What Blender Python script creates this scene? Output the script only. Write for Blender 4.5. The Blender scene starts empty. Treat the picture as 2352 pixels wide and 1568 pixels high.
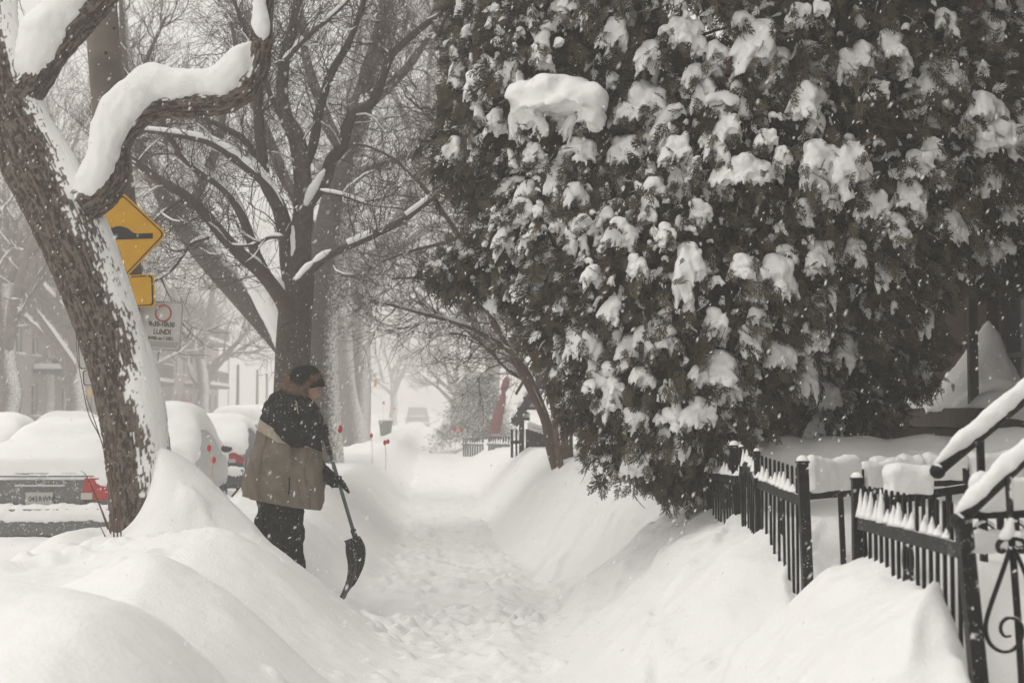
import bpy, bmesh, math, random
import numpy as np
from mathutils import Vector, Matrix, Euler

# ------------------------------------------------------------------ camera, sky, sun, exposure
SC = bpy.context.scene
COL = SC.collection
CAMZ = 1.6
F = 3267.0                       # focal length in units of the 2352-wide reading of the photo
PITCH = math.atan(161.0 / F)
cam_d = bpy.data.cameras.new('camera')
cam_d.lens = 50.0
cam_d.sensor_width = 36.0
cam_d.clip_start = 0.05
cam_d.clip_end = 2000.0
cam_d.dof.use_dof = True
cam_d.dof.focus_distance = 10.6
cam_d.dof.aperture_fstop = 3.2
cam = bpy.data.objects.new('camera', cam_d)
COL.objects.link(cam)
cam.location = (0, 0, CAMZ)
cam.rotation_euler = (math.pi / 2 + PITCH, 0, 0)
SC.camera = cam

SUN_EL, SUN_AZ = math.radians(64), math.radians(-115)     # behind the camera on the left, veiled by cloud
world = bpy.data.worlds.new('World')
SC.world = world
world.use_nodes = True
wn = world.node_tree
for n in list(wn.nodes):
    wn.nodes.remove(n)
w_out = wn.nodes.new('ShaderNodeOutputWorld')
w_bg = wn.nodes.new('ShaderNodeBackground')
w_sky = wn.nodes.new('ShaderNodeTexSky')
w_sky.sky_type = 'NISHITA'
w_sky.sun_disc = False
w_sky.sun_elevation = SUN_EL
w_sky.sun_rotation = SUN_AZ
w_hsv = wn.nodes.new('ShaderNodeHueSaturation')
w_hsv.inputs['Saturation'].default_value = 0.05
w_mix = wn.nodes.new('ShaderNodeMixRGB')
w_mix.inputs[0].default_value = 0.9                        # closed cloud deck over the clear-sky model
w_mix.inputs[2].default_value = (9.0, 8.76, 8.34, 1)
w_bg.inputs['Strength'].default_value = 0.1
w_tc = wn.nodes.new('ShaderNodeTexCoord'); w_sep = wn.nodes.new('ShaderNodeSeparateXYZ')
w_el = wn.nodes.new('ShaderNodeMapRange'); w_mul = wn.nodes.new('ShaderNodeVectorMath'); w_mul.operation = 'SCALE'
w_el.inputs['To Min'].default_value = 0.86; w_el.inputs['To Max'].default_value = 1.42      # an overcast sky is brighter overhead
wn.links.new(w_tc.outputs['Generated'], w_sep.inputs[0]); wn.links.new(w_sep.outputs['Z'], w_el.inputs['Value'])
wn.links.new(w_sky.outputs[0], w_hsv.inputs['Color'])
wn.links.new(w_hsv.outputs[0], w_mix.inputs[1])
wn.links.new(w_mix.outputs[0], w_mul.inputs[0]); wn.links.new(w_el.outputs[0], w_mul.inputs['Scale'])
wn.links.new(w_mul.outputs[0], w_bg.inputs['Color'])
wn.links.new(w_bg.outputs[0], w_out.inputs['Surface'])

sun_d = bpy.data.lights.new('sun', 'SUN')
sun_d.energy = 0.8
sun_d.angle = math.radians(40)
sun_d.color = (1.0, 0.97, 0.92)
sun = bpy.data.objects.new('sun', sun_d)
COL.objects.link(sun)
# direction the light comes from: azimuth measured like the sky node (rotation about z from +Y, clockwise positive)
sdir = Vector((math.sin(SUN_AZ) * math.cos(SUN_EL), math.cos(SUN_AZ) * math.cos(SUN_EL), math.sin(SUN_EL)))
sun.rotation_euler = sdir.to_track_quat('Z', 'Y').to_euler()
sun.location = sdir * 30

SC.view_settings.view_transform = 'Standard'
SC.view_settings.look = 'None'
SC.view_settings.exposure = 0.0
SC.view_settings.gamma = 1.0
cy = SC.cycles
cy.use_denoising = True
cy.max_bounces = 7
cy.diffuse_bounces = 4
cy.glossy_bounces = 2
cy.transmission_bounces = 3
cy.transparent_max_bounces = 6
cy.volume_bounces = 1
cy.sample_clamp_indirect = 4.0
cy.use_adaptive_sampling = True
cy.adaptive_threshold = 0.04
cy.caustics_reflective = False
cy.caustics_refractive = False

RNG = random.Random(7)
NR = np.random.default_rng(7)

# ------------------------------------------------------------------ helpers
_cp, _sp = math.cos(PITCH), math.sin(PITCH)
def P(px, py, d):
    """point at depth d (metres along +Y) seen at (px, py) of the 2352 x 1568 photo reading"""
    cx, cz = (px - 1176) / F, (784 - py) / F
    t = d / (_cp - cz * _sp)
    return Vector((cx * t, d, CAMZ + t * (_sp + cz * _cp)))
def M2(px, d):                    # length in metres of px photo units at depth d
    return px * d / F

def ss(a, b, x):
    t = np.clip((x - a) / (b - a), 0, 1)
    return t * t * (3 - 2 * t)

def _hash(ix, iy, iz):
    n = (ix * 374761393 + iy * 668265263 + iz * 2147483647 * 3 + 1013904223) & 0xFFFFFFFF
    n = ((n ^ (n >> 13)) * 1274126177) & 0xFFFFFFFF
    n = n ^ (n >> 16)
    return (n & 0xFFFF) / 65535.0
def vn(x, y, z=0.0):
    x, y, z = np.broadcast_arrays(np.asarray(x, float), np.asarray(y, float), np.asarray(z, float))
    ix, iy, iz = np.floor(x).astype(np.int64), np.floor(y).astype(np.int64), np.floor(z).astype(np.int64)
    fx, fy, fz = x - ix, y - iy, z - iz
    fx, fy, fz = [f * f * f * (f * (f * 6 - 15) + 10) for f in (fx, fy, fz)]
    r = 0
    for dx in (0, 1):
        wx = fx if dx else 1 - fx
        for dy in (0, 1):
            wy = fy if dy else 1 - fy
            for dz in (0, 1):
                wz = fz if dz else 1 - fz
                r = r + wx * wy * wz * _hash(ix + dx, iy + dy, iz + dz)
    return r * 2 - 1
def fbm(x, y, z=0.0, o=4, g=0.5):
    r, a, s = 0, 1.0, 1.0
    for k in range(o):
        r = r + a * vn(x * s + 17.3 * k, y * s - 9.1 * k, np.asarray(z) * s + 3.7 * k)
        a *= g; s *= 2.03
    return r

# --- materials
MATS = {}
def mat(name, col, rough=0.7, metal=0.0, var=0.0, vscale=8.0, bump=0.0, bscale=40.0, snow=0.0, snow_dir=(0.25, -0.25, 0.93), spec=0.3, dark=None, soft=0.15, fleck=0.0, fscale=85.0):
    if name in MATS:
        return MATS[name]
    m = bpy.data.materials.new(name)
    m.use_nodes = True
    nt = m.node_tree
    N, L = nt.nodes, nt.links
    b = N['Principled BSDF']
    b.inputs['Roughness'].default_value = rough
    b.inputs['Metallic'].default_value = metal
    b.inputs['Specular IOR Level'].default_value = spec
    c = (*col, 1)
    b.inputs['Base Color'].default_value = c
    tc = N.new('ShaderNodeTexCoord')
    src = None
    if var > 0:
        nz = N.new('ShaderNodeTexNoise'); nz.inputs['Scale'].default_value = vscale; nz.inputs['Detail'].default_value = 5
        L.new(tc.outputs['Object'], nz.inputs['Vector'])
        cr = N.new('ShaderNodeValToRGB')
        d = dark if dark else tuple(v * (1 - var) for v in col)
        cr.color_ramp.elements[0].position = 0.3; cr.color_ramp.elements[0].color = (*d, 1)
        cr.color_ramp.elements[1].position = 0.72; cr.color_ramp.elements[1].color = (*[min(1, v * (1 + var * 0.5)) for v in col], 1)
        L.new(nz.outputs['Fac'], cr.inputs[0])
        src = cr.outputs[0]
    if snow > 0:
        geo = N.new('ShaderNodeNewGeometry')
        dt = N.new('ShaderNodeVectorMath'); dt.operation = 'DOT_PRODUCT'
        v = Vector(snow_dir).normalized()
        dt.inputs[1].default_value = v
        L.new(geo.outputs['Normal'], dt.inputs[0])
        n2 = N.new('ShaderNodeTexNoise'); n2.inputs['Scale'].default_value = 22; n2.inputs['Detail'].default_value = 6; n2.inputs['Roughness'].default_value = 0.7
        L.new(tc.outputs['Object'], n2.inputs['Vector'])
        ma = N.new('ShaderNodeMath'); ma.operation = 'MULTIPLY_ADD'; ma.inputs[1].default_value = 1.1
        L.new(n2.outputs['Fac'], ma.inputs[0]); L.new(dt.outputs['Value'], ma.inputs[2])
        mr = N.new('ShaderNodeMapRange'); mr.interpolation_type = 'SMOOTHSTEP'
        mr.inputs['From Min'].default_value = 1.25 - snow; mr.inputs['From Max'].default_value = 1.25 + soft - snow
        L.new(ma.outputs[0], mr.inputs['Value'])
        mx = N.new('ShaderNodeMixRGB'); mx.inputs[1].default_value = c; mx.inputs[2].default_value = (0.8, 0.8, 0.79, 1)
        L.new(mr.outputs[0], mx.inputs[0])
        if src:
            L.new(src, mx.inputs[1])
        src = mx.outputs[0]
    if fleck > 0:                                   # grains of snow caught on the surface
        n4 = N.new('ShaderNodeTexNoise'); n4.inputs['Scale'].default_value = fscale; n4.inputs['Detail'].default_value = 2.5
        n5 = N.new('ShaderNodeTexNoise'); n5.inputs['Scale'].default_value = fscale * 0.09; n5.inputs['Detail'].default_value = 2
        L.new(tc.outputs['Object'], n4.inputs['Vector']); L.new(tc.outputs['Object'], n5.inputs['Vector'])
        ad = N.new('ShaderNodeMath'); ad.operation = 'MULTIPLY_ADD'; ad.inputs[1].default_value = 0.45
        L.new(n5.outputs['Fac'], ad.inputs[0]); L.new(n4.outputs['Fac'], ad.inputs[2])
        mf = N.new('ShaderNodeMapRange'); mf.inputs['From Min'].default_value = 0.95 - fleck; mf.inputs['From Max'].default_value = 1.02 - fleck; mf.inputs['To Max'].default_value = 0.75
        L.new(ad.outputs[0], mf.inputs['Value'])
        mg = N.new('ShaderNodeMixRGB'); mg.inputs[1].default_value = c; mg.inputs[2].default_value = (0.8, 0.8, 0.79, 1)
        L.new(mf.outputs[0], mg.inputs[0])
        if src: L.new(src, mg.inputs[1])
        src = mg.outputs[0]
    if src:
        L.new(src, b.inputs['Base Color'])
    if bump > 0:
        nb = N.new('ShaderNodeTexNoise'); nb.inputs['Scale'].default_value = bscale; nb.inputs['Detail'].default_value = 6
        L.new(tc.outputs['Object'], nb.inputs['Vector'])
        bp = N.new('ShaderNodeBump'); bp.inputs['Strength'].default_value = bump; bp.inputs['Distance'].default_value = 0.02
        L.new(nb.outputs['Fac'], bp.inputs['Height']); L.new(bp.outputs[0], b.inputs['Normal'])
    MATS[name] = m
    return m

SNOW_C = (0.86, 0.858, 0.848)
def snow_mat(name, bump=0.25, bscale=35.0):
    return mat(name, SNOW_C, rough=0.85, var=0.03, vscale=3.0, bump=bump, bscale=bscale, spec=0.15)
SNOW = snow_mat('snow')
SNOW_FINE = snow_mat('snow_fine', 0.2, 60.0)
BLACK = mat('black_iron', (0.008, 0.008, 0.008), rough=0.5, var=0.4, vscale=30, bump=0.15, bscale=60, snow=0.02, fleck=0.03, fscale=110)
IRON_FLAT = mat('iron_rail', (0.02, 0.02, 0.02), rough=0.5, var=0.4, vscale=30, snow=0.10, fleck=0.06, fscale=120)

# --- object bookkeeping
def mesh(name, v, f, smooth=False):
    me = bpy.data.meshes.new(name)
    me.from_pydata([tuple(map(float, p)) for p in v], [], f)
    me.validate()
    if smooth:
        me.polygons.foreach_set('use_smooth', [True] * len(me.polygons))
    me.update()
    return me
def mesh_np(name, v, quads=None, tris=None, smooth=False):
    v = np.asarray(v, np.float32).reshape(-1, 3)
    me = bpy.data.meshes.new(name)
    nq = 0 if quads is None else len(quads)
    nt = 0 if tris is None else len(tris)
    me.vertices.add(len(v)); me.vertices.foreach_set('co', v.ravel())
    idx = []
    if nq: idx.append(np.asarray(quads, np.int32).ravel())
    if nt: idx.append(np.asarray(tris, np.int32).ravel())
    idx = np.concatenate(idx)
    me.loops.add(len(idx)); me.loops.foreach_set('vertex_index', idx)
    me.polygons.add(nq + nt)
    st = np.concatenate([np.arange(nq) * 4, nq * 4 + np.arange(nt) * 3]).astype(np.int32)
    me.polygons.foreach_set('loop_start', st)
    me.polygons.foreach_set('use_smooth', np.full(nq + nt, smooth))
    me.update(calc_edges=True)
    return me
def link(name, data, m=None, parent=None, loc=(0, 0, 0), rot=None, scale=None):
    o = bpy.data.objects.new(name, data)
    COL.objects.link(o)
    o.location = loc
    if rot is not None: o.rotation_euler = rot
    if scale is not None: o.scale = scale
    if parent is not None: o.parent = parent
    if m is not None and data is not None and hasattr(data, 'materials') and len(data.materials) == 0:
        data.materials.append(m)
    return o
def tag(o, label=None, cat=None, group=None, kind=None):
    if label: o['label'] = label
    if cat: o['category'] = cat
    if group: o['group'] = group
    if kind: o['kind'] = kind
    return o
def thing(name, loc, label, cat, group=None, rz=0.0):
    o = link(name, None, loc=loc)
    o.rotation_euler = (0, 0, rz)
    o.empty_display_size = 0.1
    return tag(o, label, cat, group)
class MB:
    """collects shapes in world coordinates; build() links them as one mesh object (shifted to its parent's frame)"""
    def __init__(s): s.v = []; s.f = []
    def add(s, v, f):
        b = len(s.v); s.v += [Vector(p) for p in v]; s.f += [tuple(b + i for i in q) for q in f]; return s
    def box(s, c, size, rot=None):
        x, y, z = [k / 2 for k in size]
        vs = [Vector(p) for p in ((-x,-y,-z),(x,-y,-z),(x,y,-z),(-x,y,-z),(-x,-y,z),(x,-y,z),(x,y,z),(-x,y,z))]
        if rot is not None: vs = [rot @ p for p in vs]
        c = Vector(c)
        return s.add([p + c for p in vs], [(0,3,2,1),(4,5,6,7),(0,1,5,4),(1,2,6,5),(2,3,7,6),(3,0,4,7)])
    def bar(s, a, b, w, h, up=(0, 0, 1)):
        a, b = Vector(a), Vector(b)
        t = (b - a).normalized(); up = Vector(up)
        sd = t.cross(up)
        if sd.length < 1e-4: sd = t.cross(Vector((1, 0, 0)))
        sd.normalize(); u2 = sd.cross(t).normalized()
        vs = []
        for p in (a, b):
            for q, r in ((-1,-1),(1,-1),(1,1),(-1,1)):
                vs.append(p + sd * q * w / 2 + u2 * r * h / 2)
        return s.add(vs, [(0,1,2,3),(7,6,5,4),(0,4,5,1),(1,5,6,2),(2,6,7,3),(3,7,4,0)])
    def tube(s, pts, rad, n=8, cap=True):
        v, f = tube_arr(np.array([tuple(p) for p in pts]), np.broadcast_to(np.asarray(rad, float), (len(pts),)), n)
        f = [tuple(q) for q in f]
        k = len(pts)
        if cap:
            f.append(tuple(range(n - 1, -1, -1))); f.append(tuple(range((k - 1) * n, k * n)))
        return s.add(v, f)
    def lathe(s, c, prof, n=16):
        c = Vector(c); vs = []; fs = []
        for r, z in prof:
            for i in range(n):
                a = 2 * math.pi * i / n; vs.append(c + Vector((r * math.cos(a), r * math.sin(a), z)))
        for j in range(len(prof) - 1):
            for i in range(n):
                fs.append((j*n+i, j*n+(i+1)%n, (j+1)*n+(i+1)%n, (j+1)*n+i))
        return s.add(vs, fs)
    def ball(s, c, r, n=10, m_=7):
        if not hasattr(r, '__len__'): r = (r, r, r)
        c = Vector(c); vs = [c + Vector((0, 0, -r[2]))]; fs = []
        for j in range(1, m_):
            ph = -math.pi / 2 + math.pi * j / m_
            for i in range(n):
                a = 2 * math.pi * i / n
                vs.append(c + Vector((r[0]*math.cos(ph)*math.cos(a), r[1]*math.cos(ph)*math.sin(a), r[2]*math.sin(ph))))
        vs.append(c + Vector((0, 0, r[2])))
        for i in range(n): fs.append((0, 1 + (i+1) % n, 1 + i))
        for j in range(m_ - 2):
            for i in range(n):
                a, b_ = 1 + j*n + i, 1 + j*n + (i+1) % n
                fs.append((a, b_, b_ + n, a + n))
        t = len(vs) - 1; o = 1 + (m_-2)*n
        for i in range(n): fs.append((o + i, o + (i+1) % n, t))
        return s.add(vs, fs)
    def build(s, name, m, parent=None, smooth=False, local=False, loc=None):
        sh = Vector((0, 0, 0))
        if parent is not None and not local: sh = world_loc(parent)
        if loc is not None: sh = Vector(loc)
        me = mesh(name, [p - sh for p in s.v], s.f, smooth)
        return link(name, me, m, parent, loc=(Vector(loc) - (world_loc(parent) if parent else Vector((0,0,0)))) if loc is not None else (0, 0, 0))
def world_loc(o):
    p = Vector((0, 0, 0))
    while o is not None:
        p += o.location; o = o.parent
    return p
def tube_arr(pts, rad, n):
    k = len(pts)
    t = np.empty_like(pts)
    t[1:-1] = pts[2:] - pts[:-2]; t[0] = pts[1] - pts[0]; t[-1] = pts[-1] - pts[-2]
    t /= np.linalg.norm(t, axis=1, keepdims=True) + 1e-9
    ref = np.array([0.31, 0.87, 0.2]) if abs(t[:, 1]).mean() < 0.75 else np.array([0.9, 0.1, 0.35])
    a = np.cross(t, ref); a /= np.linalg.norm(a, axis=1, keepdims=True) + 1e-9
    b = np.cross(t, a)
    th = np.arange(n) * (2 * math.pi / n)
    v = pts[:, None, :] + rad[:, None, None] * (np.cos(th)[None, :, None] * a[:, None, :] + np.sin(th)[None, :, None] * b[:, None, :])
    i = np.arange(k - 1)[:, None] * n; j = np.arange(n)[None, :]; j2 = (j + 1) % n
    f = np.stack([i + j, i + j2, i + n + j2, i + n + j], -1).reshape(-1, 4)
    return v.reshape(-1, 3), f
def tubes_mesh(name, branches, sides):
    """branches: list of (pts Nx3, radii N); sides: fn(max radius)->n"""
    vs, fs, b = [], [], 0
    for pts, rad in branches:
        v, f = tube_arr(pts, rad, sides(rad[0]))
        vs.append(v); fs.append(f + b); b += len(v)
    return mesh_np(name, np.concatenate(vs), quads=np.concatenate(fs), smooth=True)
def remeshed(mb, voxel, smooth_it=2, name='m', noise=0.0, nscale=8.0):
    me = mesh('tmp', mb.v, mb.f)
    o = bpy.data.objects.new('tmp', me); COL.objects.link(o)
    r = o.modifiers.new('r', 'REMESH'); r.mode = 'VOXEL'; r.voxel_size = voxel; r.adaptivity = 0.0
    if smooth_it:
        s = o.modifiers.new('s', 'SMOOTH'); s.iterations = smooth_it; s.factor = 0.5
    dg = bpy.context.evaluated_depsgraph_get()
    out = bpy.data.meshes.new_from_object(o.evaluated_get(dg))
    out.name = name
    bpy.data.objects.remove(o); bpy.data.meshes.remove(me)
    n = len(out.vertices)
    if noise > 0 and n:
        co = np.empty(n * 3, np.float32); out.vertices.foreach_get('co', co); co = co.reshape(-1, 3)
        no = np.empty(n * 3, np.float32); out.vertices.foreach_get('normal', no); no = no.reshape(-1, 3)
        co = co + no * (noise * fbm(co[:, 0] * nscale, co[:, 1] * nscale, co[:, 2] * nscale, 3))[:, None]
        out.vertices.foreach_set('co', co.astype(np.float32).ravel())
    out.polygons.foreach_set('use_smooth', [True] * len(out.polygons))
    out.update()
    return out
def shift_mesh(me, v):
    me.transform(Matrix.Translation(-Vector(v))); return me
def spline(pts, n):
    """Catmull-Rom through rows of pts (any width), n samples per span"""
    p = np.array(pts, float)
    p = np.vstack([2 * p[0] - p[1], p, 2 * p[-1] - p[-2]])
    out = []
    for i in range(1, len(p) - 2):
        for k in range(n):
            t = k / n
            out.append(0.5 * ((2*p[i]) + (-p[i-1]+p[i+1])*t + (2*p[i-1]-5*p[i]+4*p[i+1]-p[i+2])*t*t + (-p[i-1]+3*p[i]-3*p[i+1]+p[i+2])*t**3))
    out.append(p[-2])
    return np.array(out)

# ------------------------------------------------------------------ the snow-covered ground
SK = 0.055                                     # the street runs a little left of the camera axis
def ip(y, xs, ys): return np.interp(y, xs, ys)
def gauss(x, y, cx, cy_, sx, sy, h): return h * np.exp(-((x - cx) / sx) ** 2 - ((y - cy_) / sy) ** 2)
LUMPS = []
_rl = random.Random(55)
for _k in range(420):                     # clods thrown up along the edges of the path and where the shovel works
    _y = _rl.uniform(6.5, 19) if _k < 300 else _rl.gauss(11.0, 0.45)
    _e = _rl.choice((-0.30, 0.62)) + _rl.gauss(0, 0.2) if _k < 300 else _rl.uniform(-0.55, 0.9)
    _r = _rl.uniform(0.018, 0.055)
    LUMPS.append((_e - 0.055 * _y, _y, _r, _r * _rl.uniform(0.35, 0.8)))
for _k in range(70):                      # boot prints pressed into the loose snow
    _y = 7.0 + _k * 0.19 + _rl.gauss(0, 0.08); _s = 1 if _k % 2 else -1
    LUMPS.append((0.2 + _s * 0.14 + _rl.gauss(0, 0.09) - 0.055 * _y, _y, 0.085, -_rl.uniform(0.03, 0.06)))
def height(x, y, fine=True):
    x = np.asarray(x, float); y = np.asarray(y, float)
    u = x + SK * y
    wob = 0.10 * vn(y * 0.55, 3.3) + 0.05 * vn(y * 1.7, 8.1)
    uL = ip(y, [0, 4.5, 6.5, 8.5, 10.5, 12, 14, 20, 40], [-0.02, -0.05, -0.12, -0.2, -0.2, -0.45, -0.35, -0.4, -0.5]) + wob * 0.6
    uR = ip(y, [0, 5, 7.5, 9, 10.5, 12, 14, 17, 22, 40], [0.42, 0.45, 0.55, 0.62, 0.72, 0.95, 0.95, 0.75, 0.75, 0.9]) + wob * 0.5
    # left bank and verge
    hl = ip(y, [0, 4, 9, 10, 11, 13, 15, 18, 30, 60], [0.6, 0.6, 0.58, 0.62, 0.66, 0.58, 0.60, 0.70, 0.75, 0.5])
    wl = ip(y, [0, 5, 7, 9, 10, 12, 16, 40], [1.0, 1.05, 1.25, 1.35, 1.2, 0.95, 0.9, 0.9])
    dl = (uL - u) / wl
    left = hl * (0.75 * ss(-0.02, 1.05, dl) + 0.25 * np.clip(dl, 0, 1))
    # three wind-rounded mounds along the left bank
    def mound(cx, cy_, h, sx1, sx2, sy1, sy2, sk=0.0):
        xc = cx + (cy_ - y) * sk
        dx = np.where(x < xc, (x - xc) / sx1, (x - xc) / sx2); dy = np.where(y < cy_, (y - cy_) / sy1, (y - cy_) / sy2)
        return h * np.exp(-np.abs(dx) ** 1.9 - np.abs(dy) ** 1.9)
    left = left + mound(-1.95, 5.45, 0.38, 0.9, 0.85, 1.9, 0.55, 0.5) + mound(-1.72, 7.2, 0.28, 0.62, 0.75, 0.75, 0.5, 0.25) + mound(-1.95, 9.55, 0.24, 0.9, 0.75, 0.7, 0.55, 0.2)
    street = 0.12 + 0.05 * fbm(x * 0.35, y * 0.2, 1.0, 3)
    vs = ss(-2.75 + 0.6 * ss(12.5, 15, y), -3.7 + 0.7 * ss(12.5, 15, y), u + 0.12 * vn(y * 0.8, 1.2))
    left = left * (1 - vs) + street * vs
    plow = 0.14 * np.exp(-((u + 3.05) / 0.45) ** 2) * ss(11.2, 13, y) * (0.8 + 0.4 * vn(y * 0.6, 5.5))
    left = left + plow
    farb = ss(-10.2, -11.2, u)
    left = left + farb * (0.55 + 0.2 * fbm(x * 0.3, y * 0.3, 4.0, 3))
    # right bank, fence line and front yard
    hr = ip(y, [0, 4.3, 4.75, 5.1, 6.2, 6.8, 7.3, 8.1, 9.5, 11, 12.3, 14, 18, 22, 28, 34, 60], [0.4, 0.55, 0.7, 1.04, 1.02, 0.78, 0.62, 0.98, 0.86, 0.96, 0.72, 0.84, 0.96, 1.0, 0.92, 0.75, 0.5])
    wr = ip(y, [0, 5, 7, 9, 11, 12.5, 15, 22, 40], [1.55, 1.55, 1.6, 1.35, 1.35, 1.1, 1.15, 1.0, 1.1])
    dr = (u - uR) / wr
    right = hr * (0.55 * ss(-0.03, 1.0, dr) + 0.45 * np.clip(dr, 0, 1))
    right = right + 0.12 * ss(2.0, 3.4, u) - 0.08 * ss(1.75, 2.3, u) * (1 - ss(7, 9, y))
    z = np.where(u < 0.1, left, right)
    # hollows and mounds read off the photograph
    z = z + gauss(x, y, -1.72, 12.1, 0.5, 0.9, -0.40)             # where the shoveller stands
    z = z + gauss(x, y, -1.2, 11.9, 0.45, 0.5, -0.14)
    z = z + gauss(x, y, 0.95, 12.3, 0.55, 1.0, -0.16)               # hollow under the cedar
    z = z + gauss(x, y, 1.15, 9.3, 0.35, 0.8, 0.06)
    z = z - 0.40 * ss(1.50, 1.72, x) * (1 - ss(5.15, 5.6, y)) * (1 - ss(2.3, 2.6, x))      # scoured hollow behind the newel
    # drift piled against the leaning tree
    tx, ty = -2.74, 11.0
    ang = np.arctan2(y - ty + 0.1, x - tx)
    r = np.hypot(x - tx, y - ty)
    lee = 0.5 + 0.5 * np.cos(ang + 0.2)
    cone = 0.35 * ss(0, 1, 1 - (r - 0.05) / 0.95) + 0.22 * np.clip(1 - (r - 0.05) / 0.8, 0, 1)
    z = z + cone * ss(0.05, 0.95, lee) + 0.16 * np.exp(-((r) / 1.0) ** 2) * ss(0.3, 0.9, lee) - 0.12 * np.exp(-(r / 0.5) ** 2) * (1 - lee)
    if not fine:
        return z
    inpath = ss(-0.25, 0.12, np.minimum(u - uL, uR - u)) * (1 - ss(35, 60, y))
    rough = inpath * (0.045 * fbm(x * 2.0, y * 1.5, 2.0, 3, 0.5) + 0.012 * np.abs(fbm(x * 6, y * 5, 5.0, 3)))
    chunk = np.maximum(0, fbm(x * 8.5, y * 7.0, 9.0, 3) - 0.35) * 0.035 * inpath
    band = np.exp(-((y - 10.9 - 0.3 * x) / 0.55) ** 2) * ss(-1.35, -0.9, x) * (1 - ss(0.4, 0.9, x))
    rough = rough + chunk + band * (0.05 * fbm(x * 7, y * 7, 3.0, 3) - 0.03)
    # wind ripples on the right bank, running up and away
    ri = ss(0.8, 1.2, u) * (1 - ss(16, 24, y)) * (1 - ss(2.0, 2.6, u))
    q = (x * 0.85 - y * 0.35) * 5.2 + 1.2 * fbm(x * 1.2, y * 0.8, 7.0, 3)
    al = (x * 0.5 + y * 0.86) * 0.9
    rip = 1 - np.abs(vn(q, al, 1.5)); rip = np.maximum(0, rip - 0.55) ** 1.5
    rough = rough + ri * (0.19 * rip + 0.05 * fbm(x * 1.5, y * 1.0, 6.0, 4) + 0.016 * fbm(x * 6, y * 5, 16.0, 4) + 0.006 * fbm(x * 17, y * 14, 18.0, 2))
    # left banks: wind-smoothed with long soft undulations; broken crust on the verge
    le = ss(0.2, -0.6, u) * (1 - ss(30, 60, y))
    rough = rough + le * (0.035 * fbm(x * 0.9, y * 0.7, 11.0, 3) + 0.012 * fbm(x * 3.2, y * 2.2, 12.0, 3) + 0.0035 * fbm(x * 14, y * 11, 13.0, 2))
    crust = ss(-1.6, -2.4, x) * ss(-4.6, -3.4, x) * ss(8.4, 9.2, y) * (1 - ss(10.4, 11.2, y))
    rough = rough + crust * (0.07 * np.maximum(0, fbm(x * 3.0, y * 3.4, 14.0, 4)) - 0.02)
    far = ss(25, 70, y)
    rough = rough + far * 0.12 * fbm(x * 0.3, y * 0.2, 15.0, 3)
    for cx, cy_, r0, h0 in LUMPS:
        m = (np.abs(x - cx) < 3 * r0) & (np.abs(y - cy_) < 3 * r0)
        if m.any():
            rough[m] += h0 * np.exp(-(((x[m] - cx) / r0) ** 2 + ((y[m] - cy_) / (r0 * 1.2)) ** 2) ** 1.6)
    return z + rough
def hz(x, y): return float(height(np.array([x]), np.array([y]))[0])

def make_ground():
    xs = np.concatenate([[-260, -140, -80, -50, -34, -26, -21, -17.5], np.arange(-15, -6.0, 0.3), np.arange(-6.0, -3.0, 0.05),
                         np.arange(-3.0, 2.4, 0.022), np.arange(2.4, 4.2, 0.06), np.arange(4.2, 9, 0.4), [9.5, 12, 17, 25, 40, 70, 130, 260]])
    ys = [-6.0, -3, -1, 0.5, 1.5, 2.2, 2.8, 3.3]
    y = 3.6
    while y < 60:
        ys.append(y); y += 0.024 * max(0.5, (y / 9.0) ** 1.7)
    ys += [62, 66, 72, 80, 92, 110, 140, 190, 300, 600]
    ys = np.array(ys)
    X, Y = np.meshgrid(xs, ys)
    X2 = X - SK * np.clip(Y - 8, 0, 400) * 0.9            # keep the dense columns along the path
    Z = height(X2, Y)
    ny, nx = X.shape
    i = np.arange(ny - 1)[:, None] * nx; j = np.arange(nx - 1)[None, :]
    q = np.stack([i + j, i + j + 1, i + nx + j + 1, i + nx + j], -1).reshape(-1, 4)
    me = mesh_np('ground', np.stack([X2, Y, Z], -1), quads=q, smooth=True)
    m = mat('ground_snow', SNOW_C, rough=0.85, var=0.02, vscale=1.5, bump=0.35, bscale=55.0, spec=0.15)
    tag(link('ground', me, m), kind='structure')
    print('ground', len(q))
make_ground()

# ------------------------------------------------------------------ bare trees
BARK = mat('bark', (0.075, 0.058, 0.046), rough=0.9, var=0.5, vscale=26, bump=0.8, bscale=45, snow=0.0, snow_dir=(0.8, -0.35, 0.5))
BARK_SNOWY = mat('bark_snow_plastered', (0.085, 0.070, 0.058), rough=0.9, var=0.45, vscale=20, bump=0.7, bscale=40, snow=0.05, snow_dir=(0.85, -0.3, 0.35), soft=0.4)
TWIG = mat('twig_bark', (0.072, 0.054, 0.041), rough=0.9, var=0.3, vscale=12)
TWIG_RED = mat('twig_bark_reddish', (0.12, 0.075, 0.055), rough=0.9, var=0.3, vscale=12)

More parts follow.
